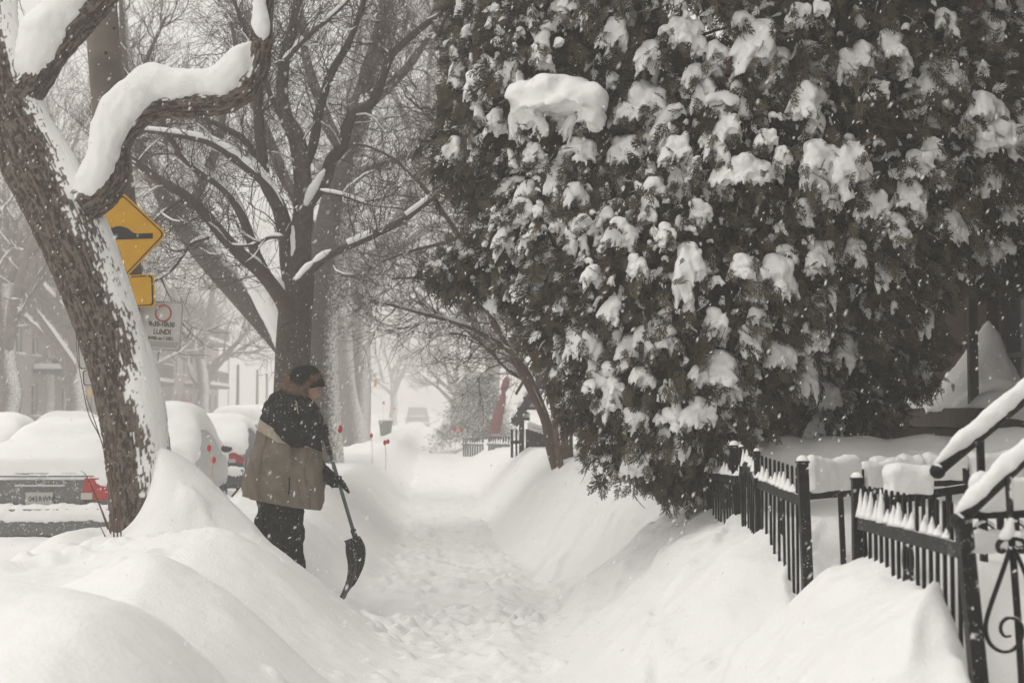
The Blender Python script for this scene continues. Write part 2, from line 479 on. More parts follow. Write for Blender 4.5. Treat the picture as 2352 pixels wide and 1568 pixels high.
def rdir(rng):
    a = rng.uniform(0, 2 * math.pi); z = rng.uniform(-1, 1); s = math.sqrt(1 - z * z)
    return np.array([s * math.cos(a), s * math.sin(a), z])
def grow(out, p, d, length, rad, lev, rng, up=0.12, wig=0.22, kids=(3, 5), spread=(28, 62), ratio=(0.5, 0.75), minr=0.0036, flat=0.0):
    """recursive limb: appends (pts, radii, level) to out"""
    n = 5 if lev > 1 else 4
    pts = [p]; d = d / np.linalg.norm(d)
    step = length / n
    for i in range(n):
        d = d + wig * rdir(rng) * (0.6 + 0.4 * lev / 3) + np.array([0, 0, up])
        d[1] *= (1 - flat)
        d = d / np.linalg.norm(d)
        p = p + d * step
        pts.append(p)
    pts = np.array(pts)
    radii = np.linspace(rad, max(rad * 0.42, minr * 0.7), n + 1)
    out.append((pts, radii, lev))
    if lev <= 0: return
    k = rng.randint(*kids)
    for c in range(k):
        t = rng.uniform(0.22, 0.98) if c else 1.0
        i = min(n - 1, int(t * n)); f = t * n - i
        q = pts[i] * (1 - f) + pts[i + 1] * f
        tan = pts[i + 1] - pts[i]; tan /= np.linalg.norm(tan)
        ang = math.radians(rng.uniform(*spread)) if c else math.radians(rng.uniform(5, 25))
        side = np.cross(tan, rdir(rng)); side /= np.linalg.norm(side) + 1e-9
        nd = tan * math.cos(ang) + side * math.sin(ang)
        r = max(minr, float(np.interp(t, [0, 1], [rad, rad * 0.45])) * rng.uniform(0.45, 0.7))
        grow(out, q, nd, length * rng.uniform(*ratio), r, lev - 1, rng, up, wig, kids, spread, ratio, minr, flat)
def limb(pts, d, w, n=5, dz=None):
    """photo polyline (px, py[, depth offset]) at depth d with widths w (photo px) -> smooth world polyline + radii"""
    rows = []
    for i, q in enumerate(pts):
        dd = d + (q[2] if len(q) > 2 else 0.0)
        v = P(q[0], q[1], dd)
        ww = np.interp(i, np.linspace(0, len(pts) - 1, len(w)), w)
        rows.append((v.x, v.y, v.z, M2(ww, dd) / 2))
    s = spline(rows, n)
    return s[:, :3], np.maximum(s[:, 3], 0.002)
def twigs_on(out, pts, rad, rng, per_m, length, lev, start=0.15, **kw):
    seg = np.linalg.norm(np.diff(pts, axis=0), axis=1); L = seg.sum(); cum = np.concatenate([[0], np.cumsum(seg)])
    for _ in range(max(1, int(L * per_m))):
        t = rng.uniform(start, 1.0) * L
        i = min(len(seg) - 1, int(np.searchsorted(cum, t) - 1)); i = max(i, 0)
        f = (t - cum[i]) / (seg[i] + 1e-9)
        p = pts[i] * (1 - f) + pts[i + 1] * f
        tan = (pts[i + 1] - pts[i]) / (seg[i] + 1e-9)
        side = np.cross(tan, rdir(rng)); side /= np.linalg.norm(side) + 1e-9
        a = math.radians(rng.uniform(30, 75))
        d = tan * math.cos(a) + side * math.sin(a)
        r = min(rad[i] * 0.5, 0.006 + 0.010 * rng.random() * length)
        grow(out, p, d, length * rng.uniform(0.6, 1.2), max(r, 0.004), lev, rng, **kw)
def snow_on(branches, rng, rmin=0.010, lift=0.75, size=1.05, maxdip=0.9, chance=0.85):
    """a ridge of snow along the upper side of each limb that is not upright"""
    out = []
    for br in branches:
        pts, rad = br[0], br[1]
        if rad[0] < rmin or rng.random() > chance: continue
        t = np.gradient(pts, axis=0); t /= np.linalg.norm(t, axis=1, keepdims=True) + 1e-9
        horiz = np.sqrt(np.clip(1 - t[:, 2] ** 2, 0, 1))
        k = ss(0.25, 0.75, horiz)
        gaps = ss(-0.55, -0.1, vn(np.arange(len(pts)) * 0.55 + rng.uniform(0, 50), rng.uniform(0, 99)))
        s = k * gaps
        r2 = (rad * size + 0.006) * s
        r2[0] *= 0.5; r2[-1] *= 0.3
        up = np.array([0.12, -0.1, 1.0]); up = up / np.linalg.norm(up)
        perp = up[None, :] - t * (t @ up)[:, None]
        perp /= np.linalg.norm(perp, axis=1, keepdims=True) + 1e-9
        c = pts + perp * (rad * lift)[:, None]
        # keep runs with some thickness
        run = []
        for i in range(len(pts)):
            if r2[i] > 0.003: run.append(i)
            else:
                if len(run) > 2: out.append((c[run], np.maximum(r2[run], 0.001)))
                run = []
        if len(run) > 2: out.append((c[run], np.maximum(r2[run], 0.001)))
    return out
def sides(r): return 12 if r > 0.09 else 8 if r > 0.03 else 5 if r > 0.010 else 3
def emit(name, base, label, cat, trunkb, branchb, snowb, tm, bm, group=None):
    root = thing(name, base, label, cat, group)
    sh = np.array(base)
    mk = lambda bs: [(b[0] - sh, b[1]) for b in bs]
    link('trunk', tubes_mesh('trunk', mk(trunkb), lambda r: 20 if r > 0.05 else 10), tm, root)
    if branchb: link('crown', tubes_mesh('crown', mk(branchb), sides), bm, root)
    if snowb: tag(link('snow', tubes_mesh('snow', mk(snowb), lambda r: 10 if r > 0.03 else 6 if r > 0.012 else 4), SNOW_FINE, root), kind='stuff')
    return root

# --- tree 1: the leaning street tree with bark relief and a snow-laden crooked limb
def bark_tube(name, pts, rad, nth, seglen, parent, sh, lo=0.28, wd=(0.93, -0.22, 0.30)):
    seg = np.linalg.norm(np.diff(pts, axis=0), axis=1); cum = np.concatenate([[0], np.cumsum(seg)])
    n = int(cum[-1] / seglen)
    s = np.linspace(0, cum[-1], n)
    p = np.stack([np.interp(s, cum, pts[:, k]) for k in range(3)], 1)
    r = np.interp(s, cum, rad)
    t = np.gradient(p, axis=0); t /= np.linalg.norm(t, axis=1, keepdims=True)
    ref = np.array([0.0, -1.0, 0.0])
    a = np.cross(t, ref); a /= np.linalg.norm(a, axis=1, keepdims=True); b = np.cross(t, a)
    th = np.linspace(0, 2 * math.pi, nth, endpoint=False)
    C, S = np.cos(th)[None, :], np.sin(th)[None, :]
    R = r[:, None]
    cx, cy_ = C * R, S * R
    ss_ = np.broadcast_to(s[:, None], (n, nth))
    warp = 0.35 * vn(cx * 9, cy_ * 9, ss_ * 5)
    ridge = vn(cx * 54 + warp, cy_ * 54 + warp, ss_ * 17 + warp)
    ridge = 0.65 * (1 - 1.7 * np.abs(ridge)) + 0.35 * vn(cx * 70, cy_ * 70, ss_ * 26 + 5)
    ridge = (np.argsort(np.argsort(ridge.ravel())) / ridge.size).reshape(ridge.shape)     # even spread from furrow to crest
    lump = fbm(cx * 3.2, cy_ * 3.2, ss_ * 1.1, 3)
    disp = 0.020 * (ridge - 0.5) + 0.02 * lump
    V = p[:, None, :] + (R + disp * np.minimum(1, R / 0.12))[..., None] * (C[..., None] * a[:, None, :] + S[..., None] * b[:, None, :])
    nrm = C[..., None] * a[:, None, :] + S[..., None] * b[:, None, :]
    wind = nrm @ (np.array(wd) / np.linalg.norm(wd))
    patch = fbm(cx * 4 + 3, cy_ * 4, ss_ * 2.2, 4)
    cover = wind + 0.30 * patch - 0.06
    # snow fills the furrows first, then closes over the ridges where the wind drove it
    sn = np.clip(ss(lo, 1.02, cover) * 1.15 - 0.02 - ridge, -1, 1)
    snow = ss(0.0, 0.12, sn)
    V = V + nrm * (0.012 * ss(0.2, 0.9, sn))[..., None]
    i = np.arange(n - 1)[:, None] * nth; j = np.arange(nth)[None, :]; j2 = (j + 1) % nth
    q = np.stack([i + j, i + j2, i + nth + j2, i + nth + j], -1).reshape(-1, 4)
    me = mesh_np(name, V.reshape(-1, 3) - sh, quads=q, smooth=True)
    for an, ar in (('snowfill', snow), ('ridge', ridge)):
        at = me.attributes.new(an, 'FLOAT', 'POINT'); at.data.foreach_set('value', ar.astype(np.float32).ravel())
    return link(name, me, bark_attr_mat(), parent)
def bark_attr_mat():
    if 'bark_relief' in MATS: return MATS['bark_relief']
    m = bpy.data.materials.new('bark_relief'); m.use_nodes = True
    N, L = m.node_tree.nodes, m.node_tree.links
    b = N['Principled BSDF']; b.inputs['Roughness'].default_value = 0.9; b.inputs['Specular IOR Level'].default_value = 0.15
    a1 = N.new('ShaderNodeAttribute'); a1.attribute_name = 'snowfill'
    tc = N.new('ShaderNodeTexCoord')
    nz = N.new('ShaderNodeTexNoise'); nz.inputs['Scale'].default_value = 38; nz.inputs['Detail'].default_value = 6
    L.new(tc.outputs['Object'], nz.inputs['Vector'])
    cr = N.new('ShaderNodeValToRGB')
    cr.color_ramp.elements[0].position = 0.3; cr.color_ramp.elements[0].color = (0.045, 0.034, 0.026, 1)
    cr.color_ramp.elements[1].position = 0.75; cr.color_ramp.elements[1].color = (0.150, 0.124, 0.102, 1)
    a2 = N.new('ShaderNodeAttribute'); a2.attribute_name = 'ridge'
    rm = N.new('ShaderNodeMath'); rm.operation = 'MULTIPLY_ADD'; rm.inputs[1].default_value = 0.75; rm.inputs[2].default_value = -0.16
    L.new(a2.outputs['Fac'], rm.inputs[0])
    rs = N.new('ShaderNodeMath'); rs.operation = 'MULTIPLY_ADD'; rs.inputs[1].default_value = 0.5
    L.new(nz.outputs['Fac'], rs.inputs[0]); L.new(rm.outputs[0], rs.inputs[2])
    L.new(rs.outputs[0], cr.inputs[0])
    # fine snow grains caught on the rough bark
    n3 = N.new('ShaderNodeTexNoise'); n3.inputs['Scale'].default_value = 120; n3.inputs['Detail'].default_value = 3
    L.new(tc.outputs['Object'], n3.inputs['Vector'])
    mr = N.new('ShaderNodeMapRange'); mr.inputs['From Min'].default_value = 0.62; mr.inputs['From Max'].default_value = 0.75; mr.inputs['To Max'].default_value = 0.55
    L.new(n3.outputs['Fac'], mr.inputs['Value'])
    mxx = N.new('ShaderNodeMath'); mxx.operation = 'MAXIMUM'
    L.new(a1.outputs['Fac'], mxx.inputs[0]); L.new(mr.outputs[0], mxx.inputs[1])
    mx = N.new('ShaderNodeMixRGB'); mx.inputs[2].default_value = (*SNOW_C, 1)
    L.new(cr.outputs[0], mx.inputs[1]); L.new(mxx.outputs[0], mx.inputs[0])
    L.new(mx.outputs[0], b.inputs['Base Color'])
    bp = N.new('ShaderNodeBump'); bp.inputs['Strength'].default_value = 0.5; bp.inputs['Distance'].default_value = 0.01
    L.new(nz.outputs['Fac'], bp.inputs['Height']); L.new(bp.outputs[0], b.inputs['Normal'])
    MATS['bark_relief'] = m
    return m
def tree_one():
    D = 11.0
    base = P(322, 1250, D); base.z = hz(base.x, base.y) - 0.2
    root = thing('street_tree', base, 'leaning rough-barked tree with a crooked limb under thick snow, nearest on the left', 'tree', 'bare street trees')
    sh = np.array(base)
    tp, tr = limb([(330, 1330), (326, 1230), (322, 1130), (314, 1040), (300, 940), (280, 850), (247, 740), (203, 620), (150, 500), (96, 390), (50, 290), (15, 190), (-6, 80), (-12, -40), (-5, -200), (10, -420)],
                  D, [150, 140, 138, 142, 146, 148, 152, 160, 166, 160, 145, 120, 95, 85, 75, 55], 6)
    bark_tube('trunk', tp, tr, 150, 0.011, root, sh)
    la, ra = limb([(38, 235), (72, 190), (112, 128), (165, 68), (225, 2), (300, -75), (400, -170)], D - 0.05, [90, 84, 80, 76, 72, 60, 45], 6)
    bark_tube('limb', la, ra, 90, 0.012, root, sh, 0.1, (-0.1, -0.25, 0.95))
    lb, rb = limb([(190, 470), (235, 442), (262, 405), (268, 350), (285, 300), (325, 258), (375, 238), (440, 232), (510, 225), (560, 200), (588, 155), (597, 100), (603, 40), (618, -40), (660, -150)],
                  D - 0.12, [95, 82, 66, 62, 64, 66, 70, 74, 76, 72, 64, 58, 54, 46, 34], 6)
    bark_tube('limb', lb, rb, 90, 0.012, root, sh, 0.1, (-0.1, -0.25, 0.95))
    # twigs high up, mostly above the picture
    rng = random.Random(3); tw = []
    twigs_on(tw, lb[-30:], rb[-30:], rng, 5, 0.9, 2, start=0.5)
    twigs_on(tw, tp[-30:], tr[-30:], rng, 5, 1.2, 2, start=0.3)
    twigs_on(tw, la[-14:], ra[-14:], rng, 6, 1.0, 2, start=0.4)
    link('crown', tubes_mesh('crown', [(b[0] - sh, b[1]) for b in tw], sides), TWIG, root)
    # the snow loads
    def load(pl, name, d, vox=0.016, noise=0.022):
        mb = MB()
        rows = [(*P(q[0], q[1], d + (q[3] if len(q) > 3 else 0)), M2(q[2], d)) for q in pl]
        s = spline(rows, 7)
        for k in range(len(s)):
            r = max(0.01, s[k, 3]); mb.ball(s[k, :3], (r, r * 0.95, r), 12, 8)
        me = remeshed(mb, vox, 3, name, noise, 5.0)
        # sag the underside flat so that it rests on the wood
        return link(name, shift_mesh(me, base), SNOW_FINE, root)
    load([(190, 455, 20), (205, 428, 34), (232, 378, 42, -0.02), (245, 325, 42, -0.03), (262, 275, 44, -0.03), (298, 228, 46, -0.02), (345, 190, 46), (395, 190, 42), (450, 193, 40), (505, 185, 38), (545, 152, 36), (566, 120, 26), (577, 98, 12)], 'snow_load', D - 0.17)
    load([(601, 92, 10), (600, 70, 19), (597, 35, 20), (595, 0, 19), (600, -50, 18), (615, -110, 10)], 'snow_load', D - 0.19)
    load([(62, 196, 14), (66, 165, 32), (84, 120, 52), (108, 72, 54), (138, 30, 50), (176, -18, 44), (230, -75, 36), (300, -150, 20)], 'snow_load', D - 0.10)
tree_one()

# --- tree 2: the slim forked tree in the middle, limbs traced from the photograph
def tree_two():
    D = 17.0; rng = random.Random(11)
    L = lambda p, w, d=0.0, n=4: limb(p, D + d, w, n)
    trunk = [L([(664, 1130), (669, 1000), (671, 880), (674, 780), (680, 700), (688, 628)], [104, 92, 84, 80, 78, 70]),
             L([(685, 650), (690, 544), (698, 473), (694, 398), (681, 318), (656, 268), (648, 209), (656, 126), (677, 50), (690, -60), (700, -220)], [62, 52, 46, 42, 40, 34, 28, 26, 24, 20, 12])]
    main = [L([(678, 690), (662, 600), (658, 544), (639, 473), (610, 419), (602, 356), (593, 251), (596, 150), (590, 20), (580, -120)], [46, 40, 38, 34, 30, 26, 24, 20, 16, 8]),
            L([(668, 740), (648, 690), (606, 632), (555, 586), (514, 544), (480, 502), (430, 452), (367, 414), (300, 364), (240, 330)], [42, 36, 32, 30, 28, 25, 22, 20, 15, 8], -0.5),
            L([(640, 680), (589, 586), (555, 494), (514, 435), (451, 389), (413, 352), (367, 268), (330, 170)], [26, 24, 22, 20, 18, 15, 12, 6], 0.6),
            L([(640, 478), (610, 423), (556, 377), (497, 335), (451, 318), (346, 301), (280, 300)], [28, 25, 22, 19, 16, 11, 6], -0.4),
            L([(606, 380), (590, 360), (556, 318), (497, 285), (440, 262), (380, 255)], [20, 18, 16, 13, 10, 6], 0.4),
            L([(694, 490), (718, 450), (744, 419), (761, 368), (786, 335), (807, 268), (857, 234), (890, 146), (916, 109), (1016, 25), (1080, -30)], [38, 34, 32, 29, 27, 25, 22, 20, 18, 14, 8], 0.5),
            L([(688, 650), (715, 618), (765, 582), (840, 548), (916, 511), (991, 456), (1040, 415)], [24, 20, 18, 17, 15, 12, 6], -1.0),
            L([(735, 440), (790, 450), (850, 470), (920, 478)], [10, 9, 7, 4], -0.7),
            L([(693, 400), (720, 330), (735, 250), (760, 170), (800, 100), (830, 20), (850, -60)], [26, 24, 22, 20, 17, 13, 8], 0.7),
            L([(660, 280), (630, 240), (600, 160), (565, 80), (530, -20)], [16, 14, 12, 10, 6], 0.6),
            L([(655, 140), (700, 90), (760, 40), (820, -20)], [14, 12, 10, 6], -0.3),
            L([(480, 545), (440, 560), (395, 620), (330, 660)], [9, 8, 6, 3], -0.3),
            L([(430, 452), (400, 470), (372, 490), (340, 520)], [9, 8, 6, 3], -0.5),
            L([(650, 545), (620, 545), (590, 560), (560, 565), (520, 560)], [10, 9, 8, 6, 3], -0.8)]
    br = list(main)
    tw = []
    for p, r in main + [trunk[1]]:
        twigs_on(tw, p, r, rng, 12.0, 0.6, 2, start=0.15, up=0.08, wig=0.5, kids=(3, 4))
        twigs_on(tw, p, r, rng, 3.0, 0.35, 1, start=0.3, up=0.05, wig=0.3, kids=(2, 3))
    sn = snow_on([(p, r) for p, r in main], rng, 0.02, 0.85, 0.95) + snow_on([t for t in tw if t[1][0] > 0.007], rng, 0.007, 0.8, 0.95, chance=0.5)
    b = P(668, 1000, D); b.z = hz(b.x, b.y) - 0.1
    root = emit('street_tree', b, 'slim forked bare tree whose dark trunk rises right behind the shoveller', 'tree', trunk, br + tw, sn, mat('bark_dark', (0.078, 0.061, 0.048), rough=0.9, var=0.45, vscale=18, bump=0.8, bscale=40, snow=-0.02, snow_dir=(0.6, -0.5, 0.6), fleck=0.05, fscale=45), TWIG, 'bare street trees')
    # wedges of snow lodged in the forks
    mb = MB()
    for chain in (((640, 640, 6), (648, 668, 14), (652, 692, 16), (660, 715, 10)), ((672, 520, 5), (675, 550, 9), (677, 585, 10), (680, 620, 5)), ((702, 468, 7), (716, 440, 12), (732, 412, 9), (744, 392, 4)),
                  ((548, 352, 4), (566, 364, 10), (586, 382, 13), (606, 408, 10), (620, 432, 4)), ((504, 330, 3), (520, 338, 7), (540, 352, 6)), ((570, 580, 3), (590, 600, 8), (610, 625, 7), (626, 650, 3))):
        mb = MB()
        for q in spline([(*P(x, y, D - 0.10), M2(r, D)) for x, y, r in chain], 10):
            mb.ball(q[:3], (q[3], q[3] * 0.8, q[3] * 1.1), 9, 7)
        link('fork_snow', shift_mesh(remeshed(mb, 0.018, 3, 'fork_snow', 0.008, 9), b), SNOW_FINE, root)
    print('tree2 twigs', len(tw))
tree_two()

def tree_three():
    D = 25.0; rng = random.Random(23)
    L = lambda p, w, d=0.0, n=4: limb(p, D + d, w, n)
    trunk = [L([(737, 1150), (735, 1060), (733, 960), (730, 860), (729, 780), (733, 700), (748, 610), (757, 544), (777, 440), (803, 356), (822, 270), (850, 180), (880, 60), (900, -60), (910, -200)], [124, 112, 100, 96, 94, 92, 82, 78, 70, 62, 58, 50, 42, 34, 20]),
             L([(725, 860), (690, 828), (640, 770), (560, 680), (480, 590), (420, 510), (372, 430), (335, 360), (300, 270), (290, 150), (280, 0)], [70, 66, 64, 62, 60, 56, 50, 44, 36, 26, 14], 0.3)]
    main = [L([(745, 620), (720, 560), (690, 470), (650, 400), (610, 300), (560, 180), (530, 50)], [40, 38, 34, 28, 22, 16, 8], 0.6),
            L([(800, 360), (760, 300), (730, 220), (700, 120), (690, 0)], [34, 30, 25, 20, 10], 0.5),
            L([(830, 250), (880, 210), (940, 150), (1000, 60)], [30, 26, 20, 10], -0.6),
            L([(777, 440), (830, 400), (900, 370), (980, 350)], [24, 20, 15, 8], 0.8),
            L([(420, 510), (460, 430), (500, 330), (520, 230), (560, 120)], [26, 24, 20, 14, 7], 0.6),
            L([(372, 430), (340, 400), (310, 300), (330, 160), (380, 40)], [24, 22, 18, 12, 6], -0.5)]
    tw = []
    for p, r in main + trunk:
        twigs_on(tw, p, r, rng, 13.0, 0.9, 2, start=0.25, up=0.06, wig=0.5, kids=(3, 5))
    sn = snow_on([(p, r) for p, r in main], rng, 0.02, 0.8, 0.9) + snow_on(tw, rng, 0.009, 0.8, 0.95, chance=0.5)
    b = P(735, 1060, D); b.z = hz(b.x, b.y) - 0.1
    root = emit('street_tree', b, 'thick old tree with a heavy limb leaning far left, its right side plastered with snow', 'tree', trunk, main + tw, sn, BARK_SNOWY, mat('twig_grey', (0.12, 0.097, 0.078), rough=0.9, var=0.3, vscale=10), 'bare street trees')  # twig colour slightly paled, imitating mist over distance
    mb = MB()
    for chain in (((550, 622, 5), (574, 648, 14), (592, 668, 21), (610, 694, 25), (626, 722, 26), (638, 756, 22), (641, 790, 12), (640, 812, 4)), ((704, 792, 6), (710, 770, 15), (718, 748, 12), (724, 732, 4))):
        mb = MB()
        for q in spline([(*P(x, y, D - 0.15), M2(r, D)) for x, y, r in chain], 10):
            mb.ball(q[:3], (q[3], q[3] * 0.9, q[3] * 1.1), 10, 8)
        link('fork_snow', shift_mesh(remeshed(mb, 0.026, 3, 'fork_snow', 0.01, 7), b), SNOW_FINE, root)
tree_three()

def tree_four():
    D = 56.0; rng = random.Random(31)
    L = lambda p, w, d=0.0, n=4: limb(p, D + d, w, n)
    trunk = [L([(818, 1060), (812, 960), (806, 900), (796, 820), (786, 740), (772, 690), (790, 640), (830, 600)], [78, 70, 58, 52, 48, 44, 38, 26]),
             L([(820, 1060), (826, 930), (828, 850), (828, 760), (836, 680), (856, 610), (900, 540), (950, 440), (980, 300), (990, 150), (1000, 0)], [60, 52, 48, 46, 46, 44, 40, 34, 26, 18, 10]),
             L([(832, 700), (812, 620), (800, 500), (790, 380), (800, 250), (820, 120), (840, 0)], [36, 34, 30, 26, 20, 14, 8], 0.6)]
    main = [L([(880, 570), (930, 560), (990, 520), (1060, 500)], [26, 22, 16, 8], 0.6),
            L([(950, 440), (1000, 400), (1050, 330), (1080, 240)], [24, 20, 15, 8], 0.6),
            L([(800, 500), (760, 420), (700, 340), (640, 250)], [22, 18, 14, 7], 0.4),
            L([(960, 400), (940, 300), (900, 200), (880, 80)], [22, 18, 13, 7], -0.6)]
    tw = []
    for p, r in main + trunk:
        twigs_on(tw, p, r, rng, 6.0, 1.7, 2, start=0.25, up=0.04, wig=0.5, kids=(4, 6))
    sn = snow_on(main + trunk[1:], rng, 0.02, 0.7, 0.8) + snow_on(tw, rng, 0.010, 0.8, 1.0, chance=0.45)
    b = P(815, 1000, D); b.z = hz(b.x, b.y) - 0.1
    BARK_PALE = mat('bark_mist_pale', (0.20, 0.185, 0.17), rough=0.9, var=0.35, vscale=9, bump=0.5, bscale=25, snow=0.10, snow_dir=(0.7, -0.6, 0.35), soft=0.5)  # base colour paled to stand in for mist; the snow mask lies over it
    TWIG_PALE = mat('twig_mist_pale', (0.20, 0.18, 0.16), rough=0.9, var=0.3, vscale=6)  # mist painted into the twig colour, not a coat of rime
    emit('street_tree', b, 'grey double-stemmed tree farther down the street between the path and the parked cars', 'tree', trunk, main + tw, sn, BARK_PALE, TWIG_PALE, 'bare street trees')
tree_four()

def shrub_tree():
    D = 19.0; rng = random.Random(41)
    L = lambda p, w, d=0.0, n=4: limb(p, D + d, w, n)
    stems = [L([(1296, 1150), (1262, 1030), (1248, 960), (1205, 870), (1160, 790), (1125, 720), (1092, 640), (1055, 545), (1005, 470), (930, 385), (860, 340), (795, 330)], [18, 17, 16, 16, 15, 15, 14, 13, 12, 10, 8, 5]),
             L([(1298, 1150), (1268, 1000), (1232, 900), (1192, 825), (1130, 775), (1060, 745), (980, 722), (900, 700), (850, 690)], [15, 15, 14, 13, 12, 11, 10, 8, 4], 0.5),
             L([(1300, 1150), (1278, 1000), (1262, 900), (1205, 780), (1182, 700), (1172, 600), (1140, 480), (1080, 380), (1010, 290), (930, 220)], [15, 14, 14, 13, 13, 12, 11, 10, 8, 4], -0.5),
             L([(1304, 1150), (1290, 980), (1252, 870), (1222, 790), (1190, 640), (1160, 520), (1120, 420), (1060, 200), (1010, 60)], [14, 14, 13, 13, 12, 11, 10, 9, 5], 0.8),
             L([(1306, 1110), (1303, 1040), (1300, 960), (1296, 880), (1310, 780)], [30, 28, 27, 25, 20], 0.2),
             L([(1205, 870), (1170, 850), (1120, 800), (1075, 760), (1030, 735), (960, 690)], [13, 12, 10, 9, 7, 4], 0.7),
             L([(1125, 720), (1090, 690), (1040, 670), (970, 640), (900, 640)], [12, 11, 9, 7, 3], -0.6),
             L([(1055, 545), (1010, 560), (950, 575), (880, 600)], [10, 9, 7, 3], -0.5)]
    tw = []
    for p, r in stems:
        twigs_on(tw, p, r, rng, 11.0, 0.7, 2, start=0.3, up=0.05, wig=0.42, kids=(3, 5))
    sn = snow_on(stems, rng, 0.015, 0.8, 1.0) + snow_on(tw, rng, 0.0075, 0.8, 1.0, chance=0.6)
    b = P(1290, 1075, D); b.z = hz(b.x, b.y) - 0.1
    emit('garden_tree', b, 'many-stemmed brown garden tree fanning out leftward from beside the big cedar', 'tree', stems[:5], stems[5:] + tw, sn, TWIG_RED, mat('twig_bark_warm', (0.085, 0.06, 0.047), rough=0.9, var=0.3, vscale=12))
shrub_tree()

# --- generic trees farther off: one grown tree per kind, copied with a turn of its own
def bg_tree(seed, h, r, lev=4):
    rng = random.Random(seed); out = []
    p = np.array([0.0, 0, -0.3]); d = np.array([0.05, 0, 1.0])
    pts = [p + d * t * h * 0.36 + 0.12 * rdir(rng) * (t > 0) for t in np.linspace(0, 1, 6)]
    trunk = (np.array(pts), np.linspace(r * 1.15, r * 0.8, 6))
    for k in range(6):
        a = k * 2 * math.pi / 6 + rng.uniform(-0.4, 0.4)
        el = math.radians(rng.uniform(35, 72))
        grow(out, pts[rng.choice([3, 4, 5, 5])], np.array([math.cos(a) * math.cos(el), math.sin(a) * math.cos(el), math.sin(el)]), h * rng.uniform(0.30, 0.40), r * 0.55, lev, rng, up=0.08, wig=0.26, kids=(4, 5), spread=(25, 60), ratio=(0.5, 0.72), minr=0.006)
    sn = snow_on(out, rng, 0.012, 0.8, 1.0, chance=0.7)
    return trunk, out, sn
BG = {}
for key, (sd, h, r, lv) in {'tall': (101, 13.0, 0.30, 4), 'broad': (103, 10.5, 0.32, 4)}.items():
    t, o, s = bg_tree(sd, h, r, lv)
    BG[key] = (tubes_mesh('trunk', [t], lambda q: 14), tubes_mesh('crown', [(b[0], b[1]) for b in o], lambda q: 7 if q > 0.05 else 3), tubes_mesh('snow', s, lambda q: 5 if q > 0.03 else 4))
    print('bg', key, len(o))
def put_bg(key, x, y, rz, sc, label):
    root = thing('background_tree', (x, y, hz(x, y) - 0.1), label, 'tree', 'bare trees farther off')
    for nm, me, m in zip(('trunk', 'crown', 'snow'), BG[key], (MATS['bark_mist_pale'], MATS['twig_mist_pale'], SNOW)):  # distant bark and twigs carry the mist fade in their colour
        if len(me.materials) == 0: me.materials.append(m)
        o = link(nm, me, None, root, rot=(0, 0, rz), scale=(sc, sc, sc))
        if nm == 'snow': tag(o, kind='stuff')
for key, px, d, rz, sc, lab in (
        ('broad', 98, 64, 0.4, 1.5, 'bare tree with a thick trunk across the street, in front of the balconied house'),
        ('tall', -60, 50, 2.0, 1.25, 'bare tree whose branches enter at the left edge behind the leaning trunk'),
        ('tall', 25, 38, 3.6, 1.0, 'slender bare tree across the street at the left edge, nearest of those behind the trunk'),
        ('broad', 175, 47, 5.0, 1.15, 'spreading bare tree between the leaning trunk and the balconied house'),
        ('tall', 300, 75, 1.1, 0.9, 'bare tree beyond the yellow warning sign on the far side of the street'),
        ('broad', 470, 85, 3.0, 1.2, 'faint bare tree between the sign and the forked tree, far down the street'),
        ('tall', 905, 150, 4.1, 1.3, 'faint bare tree just right of the double-stemmed tree along the path'),
        ('broad', 1045, 95, 5.2, 0.9, 'small bare tree above the far spruce beside the path'),
        ('tall', 1130, 70, 0.9, 1.3, 'bare tree rising behind the many-stemmed garden tree')):
    put_bg(key, (px - 1176) / F * d, d, rz, sc, lab)

# ------------------------------------------------------------------ the big snow-laden cedar
FOL = None
def cedar_mats():
    m = bpy.data.materials.new('cedar_foliage'); m.use_nodes = True
    N, L = m.node_tree.nodes, m.node_tree.links
    b = N['Principled BSDF']; b.inputs['Roughness'].default_value = 0.75; b.inputs['Specular IOR Level'].default_value = 0.2
    a = N.new('ShaderNodeAttribute'); a.attribute_type = 'INSTANCER'; a.attribute_name = 'tone'
    cr = N.new('ShaderNodeValToRGB')
    e = cr.color_ramp.elements
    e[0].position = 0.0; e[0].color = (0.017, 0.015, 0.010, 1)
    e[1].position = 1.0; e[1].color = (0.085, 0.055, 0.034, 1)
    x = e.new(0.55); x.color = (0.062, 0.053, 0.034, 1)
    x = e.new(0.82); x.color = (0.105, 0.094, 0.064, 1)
    L.new(a.outputs['Fac'], cr.inputs[0]); L.new(cr.outputs[0], b.inputs['Base Color'])
    return m
